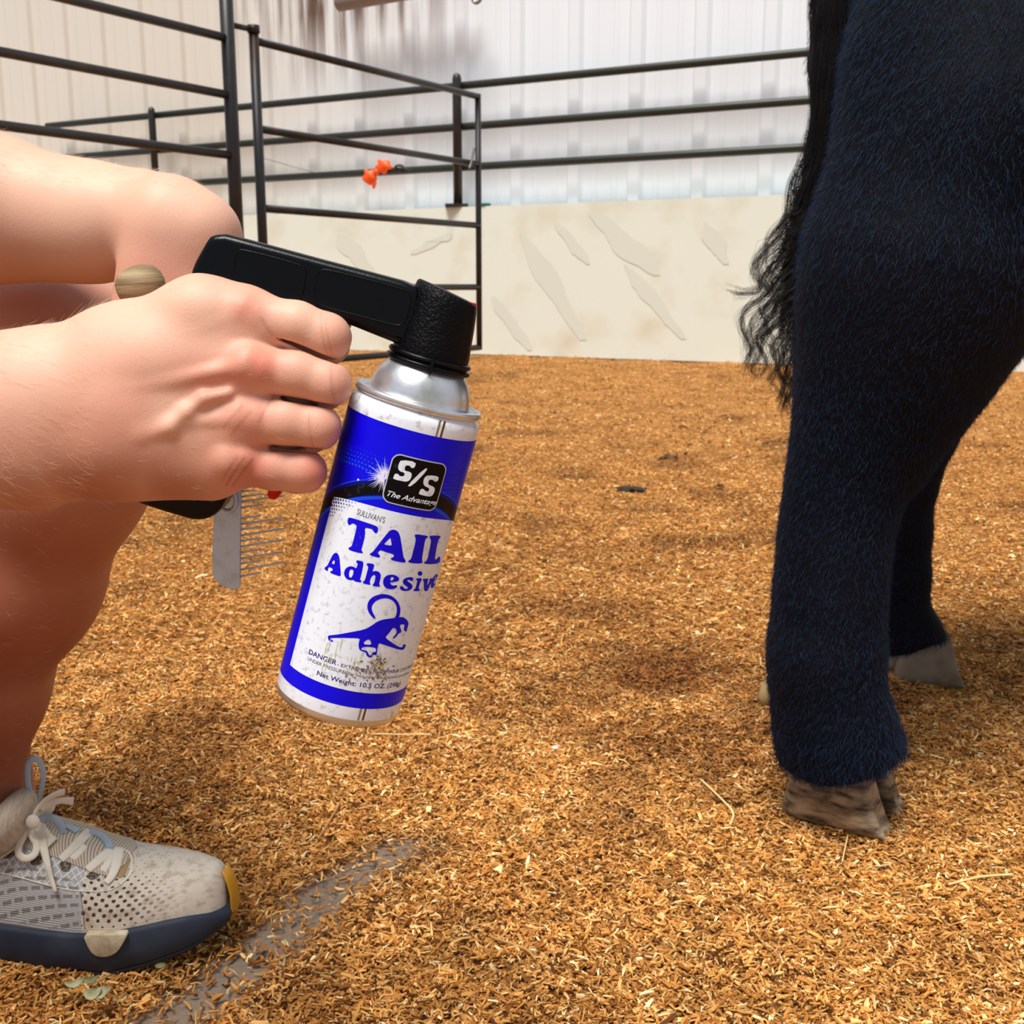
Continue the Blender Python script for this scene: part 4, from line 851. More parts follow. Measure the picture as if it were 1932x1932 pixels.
# ================================================================ BLACK SHOW STEER (hindquarters in the picture)
def steer():
    YN, YF = 1.18, 1.56; mm = F_PX
    def c(x, y, Y): return arr(PY(x, y, Y))
    def rad(px, x, y, Y): p = PY(x, y, Y); d = (p-CAMP).dot(FWD); return px*d/mm
    def rows(rs, Y, k, dy=0): 
        pts = [c(x, y, Y) for y, x, r in rs]; rr = [rad(r, x, y, Y) for y, x, r in rs]; return chain(pts, rr, k)
    near = rows([(1500, 1582, 95), (1425, 1582, 93), (1380, 1577, 89), (1310, 1561, 90), (1250, 1557, 91), (1200, 1560, 92), (1100, 1567, 92), (1000, 1577, 93), (900, 1598, 99), (800, 1636, 125), (700, 1676, 157), (610, 1710, 190), (500, 1750, 222), (380, 1800, 225)], YN, .03)
    near2 = U(.04, Cone(c(1622, 560, YN), c(1706, 420, YN+.01), rad(88, 1622, 560, YN), rad(114, 1706, 420, YN)), Cone(c(1700, 420, YN), c(1760, 150, YN+.02), rad(125, 1700, 420, YN), rad(155, 1760, 150, YN)), Cone(c(1800, 600, YN), c(1690, 860, YN), rad(108, 1800, 600, YN), rad(60, 1690, 860, YN)),
        Cone(c(1850, 250, YN), c(1900, -100, YN+.06), rad(250, 1850, 250, YN), rad(270, 1900, -100, YN+.06)), Cone(c(1575, 1370, YN), c(1600, 1440, YN), rad(92, 1575, 1370, YN), rad(80, 1600, 1440, YN)), Cone(c(1650, 1405, YN), c(1655, 1440, YN), rad(26, 1650, 1405, YN), rad(24, 1655, 1440, YN)))
    far = rows([(1262, 1720, 34), (1215, 1718, 44), (1160, 1700, 45), (1080, 1700, 46), (1000, 1700, 48), (900, 1706, 56), (800, 1726, 76), (680, 1768, 108), (560, 1800, 150), (420, 1830, 170)], YF, .03)
    far2 = U(.03, Cone(c(1735, 1200, YF), c(1755, 1262, YF), rad(38, 1735, 1200, YF), rad(34, 1755, 1262, YF)), Cone(c(1700, 1255, YF), c(1740, 1262, YF), rad(30, 1700, 1240, YF), rad(24, 1740, 1262, YF)), Cone(c(1830, 420, YF), arr((.80, 1.50, .98)), .13, .2))
    A = arr; trunk = U(.12, Cone(A((.76, 1.37, .98)), A((1.30, 1.37, .93)), .27, .31), Cone(A((1.30, 1.37, .93)), A((1.85, 1.37, .94)), .31, .27), Cone(A((.66, 1.37, 1.12)), A((1.75, 1.37, 1.14)), .14, .14))
    fl = U(.05, *[x for y in (1.22, 1.52) for x in (Cone(A((1.80, y, .85)), A((1.79, y, .48)), .13, .075), Cone(A((1.79, y, .48)), A((1.79, y, .12)), .070, .055), Cone(A((1.79, y, .12)), A((1.82, y, .06)), .055, .058))])
    head = U(.06, Cone(A((1.95, 1.37, 1.05)), A((2.22, 1.37, 1.32)), .20, .14), Cone(A((2.25, 1.37, 1.36)), A((2.52, 1.37, 1.18)), .125, .075), Cone(A((2.24, 1.22, 1.38)), A((2.20, 1.10, 1.36)), .035, .03), Cone(A((2.24, 1.52, 1.38)), A((2.20, 1.64, 1.36)), .035, .03))
    tail = U(.03, Cone(A((.52, 1.37, 1.22)), c(1590, -120, 1.39), .07, .045), Cone(c(1590, -120, 1.39), c(1578, 120, 1.38), .036, .026), Cone(c(1578, 120, 1.38), c(1574, 330, 1.37), .026, .018), Cone(c(1574, 330, 1.37), c(1545, 520, 1.36), .018, .012), Cone(c(1545, 520, 1.36), c(1520, 660, 1.355), .012, .008))
    cut = Below(lambda x, y: np.where(y > 1.4, .058+np.clip((x-.52)*.45, 0, .034), .064+np.clip((x-.335)*.25, 0, .024)))
    node = U(.02, U(.06, U(.03, near, near2), trunk, U(.03, far, far2), fl, head), tail, Sub(cut, .004))
    gx = axis_grid(.15, 2.7, .02, [(.24, .62, .0048)]); gy = axis_grid(.8, 1.8, .02, [(1.0, 1.45, .0055), (1.45, 1.68, .008)]); gz = axis_grid(-.02, 1.65, .02, [(.0, 1.0, .0058)])
    V, Q = sdf_mesh(node, gx, gy, gz, margin=.06)
    print('steer', len(V))
    M = mat('black hide', '02050f', .7, spec=.12, col2='0d0c14', scale=7, thresh=(.45, .7), bump=.4, bscale=260)
    e = empty('steer', Vector((.6, 1.35, 0)), 'black steer seen from its hind legs up, with curly tail, standing on the bedding', 'steer'); ks = []
    b = npmesh('body', V, Q, M); ks.append(b)
    # ---- hooves: two claws per foot
    Mh = mat('grey brown horn', 'a8957a', .5, spec=.35, col2='3c3029', scale=34, detail=7, thresh=(.38, .64), bump=.5, bscale=90, stretch=(1, 1, 3)); Mh2 = mat('pale horn', '8f8476', .6, spec=.3, col2='6a5a48', scale=20, thresh=(.4, .65), bump=.4, bscale=90)
    def claw(heel, toe, hf, hb, wd, m, side=1, z0=-.004):
        heel = Vector(heel); toe = Vector(toe); ax = (toe-heel).normalized(); L_ = (toe-heel).length; sd = Vector((ax.y, -ax.x, 0))*side; up = Vector((0, 0, 1)); bm = bmesh.new(); rings = []
        S = 22; R_ = 20
        for i in range(S+1):
            t = i/S; l = L_*(-.07+1.07*t)
            top = (hb+(hf-hb)*min(1, t/.74)) if t < .74 else hf*(1-((t-.74)/.26))+.006*((t-.74)/.26)
            if t < .12: top *= math.sin(math.pi/2*(t/.12)*.75+math.pi/2*.25)
            w_ = wd*(math.sin(math.pi/2*min(1, t/.3+.35)))*(1 if t < .5 else math.sqrt(max(.03, 1-((t-.5)/.52)**2.3)))
            ring = []
            for k in range(R_):
                a = 2*math.pi*k/R_; cx = math.cos(a); sx = math.sin(a); X = math.copysign(abs(cx)**.8, cx); Z = (math.copysign(abs(sx)**.6, sx)+1)/2
                X = X*(1.0-.30*Z) if X > 0 else X*(.72-.1*Z)
                ring.append(bm.verts.new(heel+ax*(l-.16*L_*(Z*(t**2)))+sd*(X*w_)+up*(z0+Z*top+.0009*math.sin(Z*22)*(Z > .1))))
            rings.append(ring)
        for r0, r1 in zip(rings, rings[1:]):
            for k in range(R_): bm.faces.new((r0[k], r0[(k+1) % R_], r1[(k+1) % R_], r1[k]))
        bm.faces.new(rings[0][::-1]); bm.faces.new(rings[-1]); bmesh.ops.recalc_face_normals(bm, faces=bm.faces[:]); o = obj('hoof_claw', bm, m, smooth=True); ks.append(o)
    heel = PG(1496, 1528); toe = PG(1700, 1582); claw(heel, toe, .094, .062, .032, Mh)
    ax = (toe-heel).normalized(); back = Vector((-ax.y, ax.x, 0)); t2 = PG(1724, 1543); claw(t2-ax*.115, t2, .096, .06, .024, Mh, -1)
    toe = PG(1832, 1293); heel = PG(1697, 1284); claw(heel+Vector((0, .0, 0)), toe, .088, .058, .032, Mh2); claw(heel+Vector((-.01, .05, 0)), toe+Vector((-.01, .055, 0)), .085, .058, .026, Mh2, -1)
    for y in (1.20, 1.24, 1.50, 1.54): claw((1.76, y, 0), (1.89, y, 0), .07, .05, .026, Mh2)
    def dew(p, tip, r, m):
        bm = bmesh.new(); p = Vector(p); tip = Vector(tip); tube(bm, [p, p.lerp(tip, .5), p.lerp(tip, .85), tip], [r, r*1.0, r*.75, r*.3], 16); ks.append(obj('dewclaw', bm, m, smooth=True))
    dew(c(1468, 1286, 1.20), c(1438, 1328, 1.20), .0125, mat('yellow horn', 'a08a62', .6, col2='5a4c3a', scale=60, thresh=(.5, .62))); dew(c(1655, 1262, YF-.03), c(1650, 1300, YF-.03), .008, Mh2)
    # ---- coat: short hair lying down the legs, longer along the back of the thigh
    rng = np.random.default_rng(21)
    def wf(cn): 
        vis = (cn[:, 0] < .95) & (cn[:, 1] < 1.62); return vis*(np.where(cn[:, 1] < 1.30, 1.0, .35)+.8*(cn[:, 2] < .5))+1e-9
    n = 150000; p, nn = sample_surface(V, Q, n, rng, wf); K = 5
    keep = p[:, 2] > .03; p, nn = p[keep], nn[keep]; n = len(p)
    Lh = rng.uniform(.0045, .009, n)*(1+.5*(p[:, 2] > .62))*(1+.5*(p[:, 2] < .12)); dr = np.stack([-.25+rng.normal(0, .35, n)+.25*np.sin(p[:, 2]*30), rng.normal(0, .3, n), -1+rng.normal(0, .3, n)], 1)
    dr -= nn*(dr*nn).sum(1)[:, None]; dr /= np.linalg.norm(dr, axis=1)[:, None]+1e-6; lift = rng.uniform(.25, .75, n); cv = rng.normal(0, .3, (n, 3))
    t = np.linspace(0, 1, K)[None, :, None]; PT = p[:, None]-nn[:, None]*.001+(dr[:, None]*t+nn[:, None]*(lift[:, None, None]*t*(1-.25*t))+cv[:, None]*t*t*.5)*Lh[:, None, None]
    Mf = bpy.data.materials.new('black coat hair'); Mf.use_nodes = True; bb = Mf.node_tree.nodes['Principled BSDF']; bb.inputs['Base Color'].default_value = (.0020, .0045, .016, 1); bb.inputs['Roughness'].default_value = .5; _hi = Mf.node_tree.nodes.new('ShaderNodeHairInfo'); _cr = Mf.node_tree.nodes.new('ShaderNodeValToRGB'); _cr.color_ramp.elements[0].position = .35; _cr.color_ramp.elements[0].color = (.0010, .0040, .0190, 1); _cr.color_ramp.elements[1].color = (.012, .020, .046, 1); Mf.node_tree.links.new(_hi.outputs['Random'], _cr.inputs[0]); Mf.node_tree.links.new(_cr.outputs[0], bb.inputs['Base Color']); bb.inputs['Specular IOR Level'].default_value = .35; bb.inputs['Specular Tint'].default_value = (.45, .68, 1, 1)
    f = hair_obj('coat', PT, np.linspace(.00022, .00006, K)[None], Mf); f['kind'] = 'stuff'; ks.append(f)
    # ---- tail hair: straight along the dock, then wavy locks
    Mt = bpy.data.materials.new('tail hair'); Mt.use_nodes = True; tb = Mt.node_tree.nodes['Principled BSDF']; tb.inputs['Base Color'].default_value = (.010, .008, .009, 1); tb.inputs['Roughness'].default_value = .45; tb.inputs['Specular IOR Level'].default_value = .35
    strands = []; K = 26; ts = np.linspace(0, 1, K)
    def lock(path, n, spread, amp, freq, ph):
        pts = np.array([PY(x, y, Y) for x, y, Y in path]); u = np.linspace(0, 1, len(pts)); base = np.stack([np.interp(ts, u, pts[:, q]) for q in range(3)], 1)
        k3 = np.array([.25, .5, .25]); 
        for _ in range(3): base[1:-1] = .25*base[:-2]+.5*base[1:-1]+.25*base[2:]
        env = np.clip(ts*2, 0, 1)
        w_ = amp*env*np.sin(freq*2*np.pi*ts+ph); v_ = amp*.8*env*np.cos(freq*2*np.pi*ts+ph)
        for i in range(n):
            o_ = rng.normal(0, spread, 3); dphi = rng.normal(0, .22); sc = 1+rng.normal(0, .15)
            q_ = base+o_[None]*(1-.45*ts[:, None])
            q_[:, 0] += sc*amp*env*np.sin(freq*2*np.pi*ts+ph+dphi); q_[:, 1] += sc*.8*amp*env*np.cos(freq*2*np.pi*ts+ph+dphi)
            m_ = rng.uniform(.8, 1.0); strands.append(base[0]+(q_-base[0]) if m_ > .99 else np.stack([np.interp(ts*m_, ts, q_[:, k]) for k in range(3)], 1))
    for i in range(46):
        x0 = rng.uniform(1540, 1592); y0 = rng.uniform(-160, 120); x1 = x0+rng.normal(-8, 6); y1 = y0+rng.uniform(200, 330); lock([(x0, y0, 1.355), (x0+rng.normal(-3, 3), (y0+y1)/2, 1.345), (x1, y1, 1.345)], 55, .0035, .0012, 2, rng.uniform(0, 6))
    for i in range(26):
        x0 = rng.uniform(1530, 1575); y0 = rng.uniform(180, 330); lock([(x0, y0, 1.35), (x0-14, y0+120, 1.35), (x0-38+rng.normal(0, 8), y0+270, 1.35), (x0-52+rng.normal(0, 12), y0+rng.uniform(330, 430), 1.35)], 34, .003, .0045, 3.2, rng.uniform(0, 6))
    wisps = [[(1545, 250), (1515, 330), (1492, 380), (1478, 430), (1470, 480)], [(1530, 300), (1500, 400), (1475, 455), (1432, 470), (1424, 505), (1440, 545), (1470, 540)], [(1520, 400), (1480, 470), (1445, 500), (1430, 545), (1400, 560), (1372, 545)],
        [(1515, 460), (1470, 520), (1440, 560), (1405, 590), (1398, 630), (1412, 670), (1402, 700)], [(1510, 500), (1465, 560), (1430, 600), (1412, 640), (1418, 680), (1408, 720)], [(1515, 540), (1480, 590), (1450, 620), (1440, 670), (1448, 700), (1436, 720)],
        [(1510, 560), (1488, 620), (1470, 680), (1476, 720), (1468, 760)], [(1512, 600), (1496, 660), (1482, 720), (1490, 760), (1484, 800)], [(1525, 340), (1500, 420), (1490, 500), (1478, 560), (1468, 600)], [(1520, 380), (1496, 470), (1480, 540), (1486, 600), (1464, 650)],
        [(1518, 480), (1490, 560), (1474, 620), (1462, 680), (1460, 740)], [(1514, 520), (1452, 580), (1428, 640), (1432, 690), (1424, 730)], [(1535, 260), (1498, 350), (1486, 420), (1452, 462), (1436, 490), (1446, 530)], [(1512, 620), (1500, 700), (1490, 740), (1480, 780)]]
    for w_ in wisps:
        for r in range(3): lock([(x+rng.normal(0, 5), y+rng.normal(0, 6), 1.35) for x, y in w_], 17 if r else 26, .0022+.0014*r, .0045, rng.uniform(2.2, 3.4), rng.uniform(0, 6))
    for i in range(44):
        y0 = rng.uniform(300, 600); x0 = np.interp(y0, [300, 600], [1548, 1520]); dx = rng.uniform(20, 105)*np.interp(y0, [300, 420, 600], [.45, 1, .8]); L_ = rng.uniform(90, 200)
        lock([(x0, y0, 1.352), (x0-dx*.55, y0+L_*.3, 1.35), (x0-dx, y0+L_*.65, 1.35), (x0-dx*rng.uniform(.7, 1.1), y0+L_, 1.35)], 20, .0022, .0058, rng.uniform(1.6, 3), rng.uniform(0, 6))
    T = np.array(strands); th = hair_obj('tail_hair', T, np.linspace(.00016, .00007, K)[None], Mt); th['kind'] = 'stuff'; th['label'] = 'curly black tail hair'; ks.append(th)
    adopt(e, *ks)
steer()
# ================================================================ TRAINER ON THE PERSON'S FOOT
from mathutils.bvhtree import BVHTree
def trainer():
    TX, YC, LEN = -.262, .945, .305
    it = lambda u, tb: float(np.interp(u, [a for a, b in tb], [b for a, b in tb]))
    Wt = [(0, .002), (.004, .017), (.012, .027), (.03, .0385), (.06, .0475), (.10, .0525), (.15, .0475), (.20, .040), (.25, .0385), (.285, .030), (.300, .014), (.305, .002)]
    Zt = [(0, .056), (.004, .068), (.012, .0750), (.035, .0795), (.062, .0835), (.09, .0870), (.11, .0935), (.145, .110), (.18, .122), (.22, .118), (.28, .125), (.305, .120)]
    Zb = [(0, .024), (.03, .011), (.07, .001), (.10, -.005), (.28, -.005), (.305, .004)]
    Zm = [(0, .040), (.03, .046), (.06, .044), (.09, .039), (.13, .036), (.16, .037), (.305, .045)]
    def S(u, ph, off=0):
        w_ = it(u, Wt)+off; z0 = it(u, Zm)-.006; z1 = it(u, Zt)+off; c, s = math.cos(ph), math.sin(ph)
        e = .78
        return Vector((TX-u+ (off if u < .01 else 0), YC-w_*math.copysign(abs(c)**e, c), z0+(z1-z0)*abs(s)**.82))
    us = np.concatenate([np.linspace(0, .02, 8)[:-1], np.linspace(.02, .285, 60), np.linspace(.285, .305, 8)[1:]])
    # upper
    bm = bmesh.new(); uvl = bm.loops.layers.uv.new('UVMap'); rows = []; nph = 44
    for u in us: rows.append([bm.verts.new(S(u, math.pi*k/nph)) for k in range(nph+1)])
    for i in range(len(us)-1):
        for k in range(nph):
            if us[i] > .185 and us[i] < .275 and abs(k-nph/2) < 11: continue   # collar opening
            f = bm.faces.new((rows[i][k], rows[i+1][k], rows[i+1][k+1], rows[i][k+1]))
            for lp, (ii, kk) in zip(f.loops, ((i, k), (i+1, k), (i+1, k+1), (i, k+1))): lp[uvl].uv = (us[ii]*100, kk/nph*14)
    bmesh.ops.recalc_face_normals(bm, faces=bm.faces[:]); bvh = BVHTree.FromBMesh(bm)
    M = bpy.data.materials.new('knit upper'); M.use_nodes = True; nt = M.node_tree; N = nt.nodes; L = nt.links; b = N['Principled BSDF']; b.inputs['Roughness'].default_value = .85; b.inputs['Specular IOR Level'].default_value = .2
    uv = N.new('ShaderNodeUVMap'); sx = N.new('ShaderNodeSeparateXYZ'); L.new(uv.outputs[0], sx.inputs[0])
    def M1(op, a, b_=None, c=None):
        n = N.new('ShaderNodeMath'); n.operation = op
        for k, v in enumerate((a, b_, c)):
            if v is None: continue
            if isinstance(v, (int, float)): n.inputs[k].default_value = v
            else: L.new(v, n.inputs[k])
        return n.outputs[0]
    U_, V_ = sx.outputs[0], sx.outputs[1]
    def rng_(x, a, c):
        n = N.new('ShaderNodeMapRange'); n.interpolation_type = 'SMOOTHSTEP'; n.inputs[1].default_value = a; n.inputs[2].default_value = c; L.new(x, n.inputs[0]); return n.outputs[0]
    dots = M1('MULTIPLY', M1('SINE', M1('MULTIPLY', M1('ADD', U_, M1('MULTIPLY', V_, .25)), 6.6)), M1('SINE', M1('MULTIPLY', V_, 8.6)))
    fade = M1('MULTIPLY', rng_(V_, .3, 1.2), M1('SUBTRACT', 1.0, rng_(V_, 2.6, 5.6)))
    thr = M1('SUBTRACT', .86, M1('MULTIPLY', fade, .52)); dotm = rng_(M1('SUBTRACT', dots, thr), 0, .16)
    dotm = M1('MULTIPLY', dotm, M1('MULTIPLY', M1('SUBTRACT', 1.0, rng_(U_, 11.9, 12.1)), rng_(U_, 2.5, 8.5)))
    br = N.new('ShaderNodeTexBrick'); br.inputs['Scale'].default_value = 1; br.inputs['Mortar Size'].default_value = .17; br.inputs['Mortar Smooth'].default_value = .1; br.inputs['Brick Width'].default_value = 1.15; br.inputs['Row Height'].default_value = .52
    mp = N.new('ShaderNodeMapping'); mp.inputs['Rotation'].default_value = (0, 0, .18); L.new(uv.outputs[0], mp.inputs[0]); L.new(mp.outputs[0], br.inputs[0])
    dash = M1('MULTIPLY', M1('MULTIPLY', M1('SUBTRACT', 1.0, br.outputs['Fac']), rng_(U_, 12.1, 12.4)), M1('MULTIPLY', rng_(V_, .1, .5), M1('SUBTRACT', 1.0, rng_(V_, 3.0, 3.4))))
    lat = M1('MAXIMUM', M1('SINE', M1('MULTIPLY', M1('ADD', U_, V_), 9)), M1('SINE', M1('MULTIPLY', M1('SUBTRACT', U_, V_), 9)))
    latm = M1('MULTIPLY', rng_(lat, .86, .93), M1('MULTIPLY', rng_(U_, 10.0, 10.5), M1('MULTIPLY', rng_(V_, 2.2, 2.6), M1('SUBTRACT', 1.0, rng_(V_, 5.2, 5.6)))))
    def mixc(f, a, c):
        x = N.new('ShaderNodeMix'); x.data_type = 'RGBA'; L.new(f, x.inputs[0])
        if isinstance(a, tuple): x.inputs[6].default_value = (*a, 1)
        else: L.new(a, x.inputs[6])
        x.inputs[7].default_value = (*c, 1); return x.outputs[2]
    nz = N.new('ShaderNodeTexNoise'); nz.inputs['Scale'].default_value = 1.1; nz.inputs['Detail'].default_value = 5; L.new(uv.outputs[0], nz.inputs[0])
    base = mixc(rng_(nz.outputs[0], .45, .75), s2l('dcd2c4'), s2l('b8a690')); base = mixc(rng_(U_, 11.95, 12.05), base, s2l('b9bcc0')); base = mixc(latm, base, s2l('f2f2f0'))
    c = mixc(dotm, base, s2l('4c4238')); c = mixc(M1('MULTIPLY', dash, .8), c, s2l('7c7568')); L.new(c, b.inputs['Base Color'])
    kn = M1('ADD', M1('MULTIPLY', M1('SINE', M1('MULTIPLY', V_, 60)), .5), M1('ADD', M1('MULTIPLY', dotm, -4), M1('ADD', latm, M1('MULTIPLY', dash, -2))))
    bp = N.new('ShaderNodeBump'); bp.inputs['Strength'].default_value = .5; bp.inputs['Distance'].default_value = .0006; L.new(kn, bp.inputs['Height']); L.new(bp.outputs[0], b.inputs['Normal'])
    up = obj('trainer', bm, M, smooth=True); sm = up.modifiers.new('shell', 'SOLIDIFY'); sm.thickness = .002
    up['label'] = 'beige knit trainer with navy sole'
    def hit(px, py, off=.001):
        r = ray(px, py); loc, nrm, i, d = bvh.ray_cast(CAMP, r.normalized())
        if loc is None: return PY(px, py, YC-.02), Vector((0, -1, 0))
        if nrm.dot(r) > 0: nrm = -nrm
        return loc+nrm*off, nrm
    sub = []
    # sole: navy midsole with a gum outsole underneath that wraps the toe
    def outline(off):
        o_ = [(u, -1) for u in us]+[(u, 1) for u in us[::-1]]
        return [(u, s, it(u, Wt)+off) for u, s in o_]
    def wall(name, levels, m, rng_u=(0, 1)):
        bm = bmesh.new(); rings = []
        for (off, zf) in levels:
            ring = []
            for (u, s, w_) in outline(off):
                xx = TX-u+(off if u < .006 else (-off if u > .30 else 0)); ring.append(bm.verts.new((xx, YC+s*w_, zf(u))))
            rings.append(ring)
        for a, c_ in zip(rings, rings[1:]):
            n = len(a)
            for k in range(n): bm.faces.new((a[k], a[(k+1) % n], c_[(k+1) % n], c_[k]))
        bm.faces.new(rings[0][::-1]); bm.faces.new(rings[-1]); bmesh.ops.recalc_face_normals(bm, faces=bm.faces[:]); o = obj(name, bm, m, smooth=True); return o
    zb = lambda u: it(u, Zb); zm = lambda u: it(u, Zm)
    Mn = mat('navy foam', '262d3d', .6, col2='39414f', scale=26, thresh=(.4, .75), spec=.3, bump=.15, bscale=60); Mg = mat('amber gum rubber', 'c08a20', .35, spec=.5); Mc = mat('cream foam insert', 'd8ccb0', .8, col2='ab9c7c', scale=60, thresh=(.45, .7), bump=.4, bscale=120)
    sub.append(wall('midsole', [(.000, lambda u: zb(u)+.003), (.003, lambda u: zb(u)*.9+.1*zm(u)+.003), (.0055, lambda u: (zb(u)+zm(u))/2), (.0045, lambda u: zm(u)-.004), (.0015, lambda u: zm(u)), (-.004, lambda u: zm(u)-.001)], Mn))
    sub.append(wall('outsole', [(-.004, lambda u: zb(u)-.001), (.001, zb), (.0015, lambda u: zb(u)+.0035), (-.002, lambda u: zb(u)+.004)], mat('dark rubber', '1c2230', .6)))
    bm = bmesh.new(); rr = []
    for k in range(25):
        a = math.radians(-26+52*k/24); u0 = .0
        row = []
        for (z, o_) in ((.022, .004), (.034, .007), (.050, .0068), (.066, .0035), (.0765, -.002)):
            uu = .020*(1-math.cos(a))+.0; w_ = it(max(uu, .0), Wt)*.98; row.append(bm.verts.new((TX-uu+o_*math.cos(a), YC+math.copysign(w_+o_*abs(math.sin(a)), a) if abs(a) > .01 else YC, z-(.010*abs(math.sin(a)))*(z > .05))))
        rr.append(row)
    for a_, b_ in zip(rr, rr[1:]):
        for k in range(4): bm.faces.new((a_[k], b_[k], b_[k+1], a_[k+1]))
    bmesh.ops.recalc_face_normals(bm, faces=bm.faces[:]); o = obj('toe_bumper', bm, Mg, smooth=True); sd = o.modifiers.new('t', 'SOLIDIFY'); sd.thickness = .002; sub.append(o)
    # cream insert showing in the notch of the midsole
    nt_ = [(155, 1763), (166, 1790), (176, 1803), (192, 1807), (208, 1805), (222, 1796), (232, 1780), (241, 1762), (215, 1764), (185, 1764)]
    bm = bmesh.new(); prism(bm, [PY(x, y, YC-.0592) for x, y in smooth_loop(nt_, 1)], Vector((0, .008, 0)), .0008, 2); sub.append(obj('insert', bm, Mc, smooth=True))
    z9 = lambda x, y: (x/5.22, 1480+y/5.22)
    def strip(name, pts, w0, m, off=.0016, thick=.0012, lift=None, taper=1.0, yoff=0, n=5):
        P3, NN = [], []
        for i, p in enumerate(pts):
            l, nr = hit(*z9(*p), off=off+(lift[i] if lift else 0)); P3.append(l); NN.append(nr)
        P3 = spline(P3, n); NN = spline(NN, n); bm = bmesh.new(); k = len(P3); ring0 = []
        for i in range(k):
            t = (P3[min(i+1, k-1)]-P3[max(i-1, 0)]).normalized(); nn = NN[i].normalized(); sd_ = t.cross(nn).normalized(); ww = w0*(1+(taper-1)*i/(k-1)); r = []
            for a in range(12):
                an = 2*math.pi*a/12; r.append(bm.verts.new(P3[i]+sd_*math.cos(an)*ww+nn*math.sin(an)*thick))
            ring0.append(r)
        for a, b_ in zip(ring0, ring0[1:]):
            for q_ in range(12): bm.faces.new((a[q_], a[(q_+1) % 12], b_[(q_+1) % 12], b_[q_]))
        bm.faces.new(ring0[0][::-1]); bm.faces.new(ring0[-1]); bmesh.ops.recalc_face_normals(bm, faces=bm.faces[:]); o = obj(name, bm, m, smooth=True); sub.append(o); return o
    Ml = mat('cream lace', 'efe8da', .85, bump=.5, bscale=1500, col2='d8cbb4', scale=50, thresh=(.5, .8)); Mb = mat('pale blue webbing', 'a9bdd0', .8, bump=.4, bscale=1500); Mk = mat('dark eyelet', '4a4238', .9, col2='8d8272', scale=600, thresh=(.5, .6))
    Mr = bpy.data.materials.new('ribbed tongue'); Mr.use_nodes = True; nt = Mr.node_tree; bb = nt.nodes['Principled BSDF']; bb.inputs['Roughness'].default_value = .9
    wv = nt.nodes.new('ShaderNodeTexWave'); wv.inputs['Scale'].default_value = 170; wv.inputs['Distortion'].default_value = .4; tc = nt.nodes.new('ShaderNodeTexCoord'); mp = nt.nodes.new('ShaderNodeMapping'); mp.inputs['Rotation'].default_value = (0, .5, 0); nt.links.new(tc.outputs['Object'], mp.inputs[0]); nt.links.new(mp.outputs[0], wv.inputs[0])
    cr = nt.nodes.new('ShaderNodeValToRGB'); cr.color_ramp.elements[0].color = (*s2l('8f8374'), 1); cr.color_ramp.elements[1].color = (*s2l('cfc0ae'), 1); cr.color_ramp.elements[0].position = .15; cr.color_ramp.elements[1].position = .5; nt.links.new(wv.outputs[0], cr.inputs[0]); nt.links.new(cr.outputs[0], bb.inputs['Base Color'])
    # tongue patch under the laces and padded tongue top against the shin
    bm = bmesh.new(); rows = []
    for u in np.linspace(.088, .182, 26):
        hw = .62*min(1, (u-.080)/.02); rows.append([bm.verts.new(S(u, math.pi/2+hw*(k/12-1)*.9-.05, .0012)) for k in range(25)])
    for a, b_ in zip(rows, rows[1:]):
        for k in range(24): bm.faces.new((a[k], b_[k], b_[k+1], a[k+1]))
    bmesh.ops.recalc_face_normals(bm, faces=bm.faces[:]); sub.append(obj('tongue', bm, Mr, smooth=True))
    bm = bmesh.new(); bmesh.ops.create_uvsphere(bm, u_segments=32, v_segments=20, radius=1); cc = PY(20, 1552, .925); Mt2 = mat('padded rib knit', 'cdbfae', .9, col2='b5a894', scale=90, bump=.8, bscale=240, stretch=(6, 1, 1))
    bmesh.ops.transform(bm, matrix=Matrix.Translation(cc) @ Matrix.Rotation(.5, 4, 'Y') @ Matrix.Diagonal((.0165, .034, .032, 1)), verts=bm.verts[:]); sub.append(obj('tongue_top', bm, Mt2, smooth=True))
    def hole(cx, cy, rx, ry, rot=0, m=Mk, off=.0007):
        bm = bmesh.new(); vs = []
        for k in range(20):
            a = 2*math.pi*k/20; x = rx*math.cos(a); y = ry*math.sin(a); l, _ = hit(*z9(cx+x*math.cos(rot)-y*math.sin(rot), cy+x*math.sin(rot)+y*math.cos(rot)), off=off); vs.append(bm.verts.new(l))
        l, _ = hit(*z9(cx, cy), off=off); cv = bm.verts.new(l)
        for k in range(20): bm.faces.new((cv, vs[k], vs[(k+1) % 20]))
        bmesh.ops.recalc_face_normals(bm, faces=bm.faces[:]); sub.append(obj('eyelet', bm, m, smooth=True))
    for a in ((90, 690, 72, 36, -.3), (365, 750, 66, 44, -.3), (645, 800, 56, 60, .2), (925, 890, 66, 44, -.5)): hole(*a)
    for a in ((1215, 790, 52, 140, .35),): hole(*a, m=mat('tan lining', 'a88d60', .9, bump=.4, bscale=800))
    strip('seam', [(795, 1050), (815, 1240), (835, 1420), (850, 1540)], .0003, Mk, off=.0003, thick=.0003)
    strip('seam', [(0, 870), (200, 915), (450, 985), (700, 1040), (900, 1052), (1080, 1040), (1220, 960), (1300, 860), (1335, 740), (1310, 670)], .0006, Ml, off=.0004, thick=.0005)
    strip('seam', [(1180, 990), (1270, 900), (1300, 780), (1270, 680), (1190, 640)], .0011, Ml, off=.0006, thick=.0009)
    strip('lace', [(875, 470), (760, 590), (680, 670), (600, 745)], .0050, Ml, taper=.7)
    strip('lace', [(1095, 660), (1000, 730), (930, 790), (862, 850)], .0052, Ml, taper=.7)
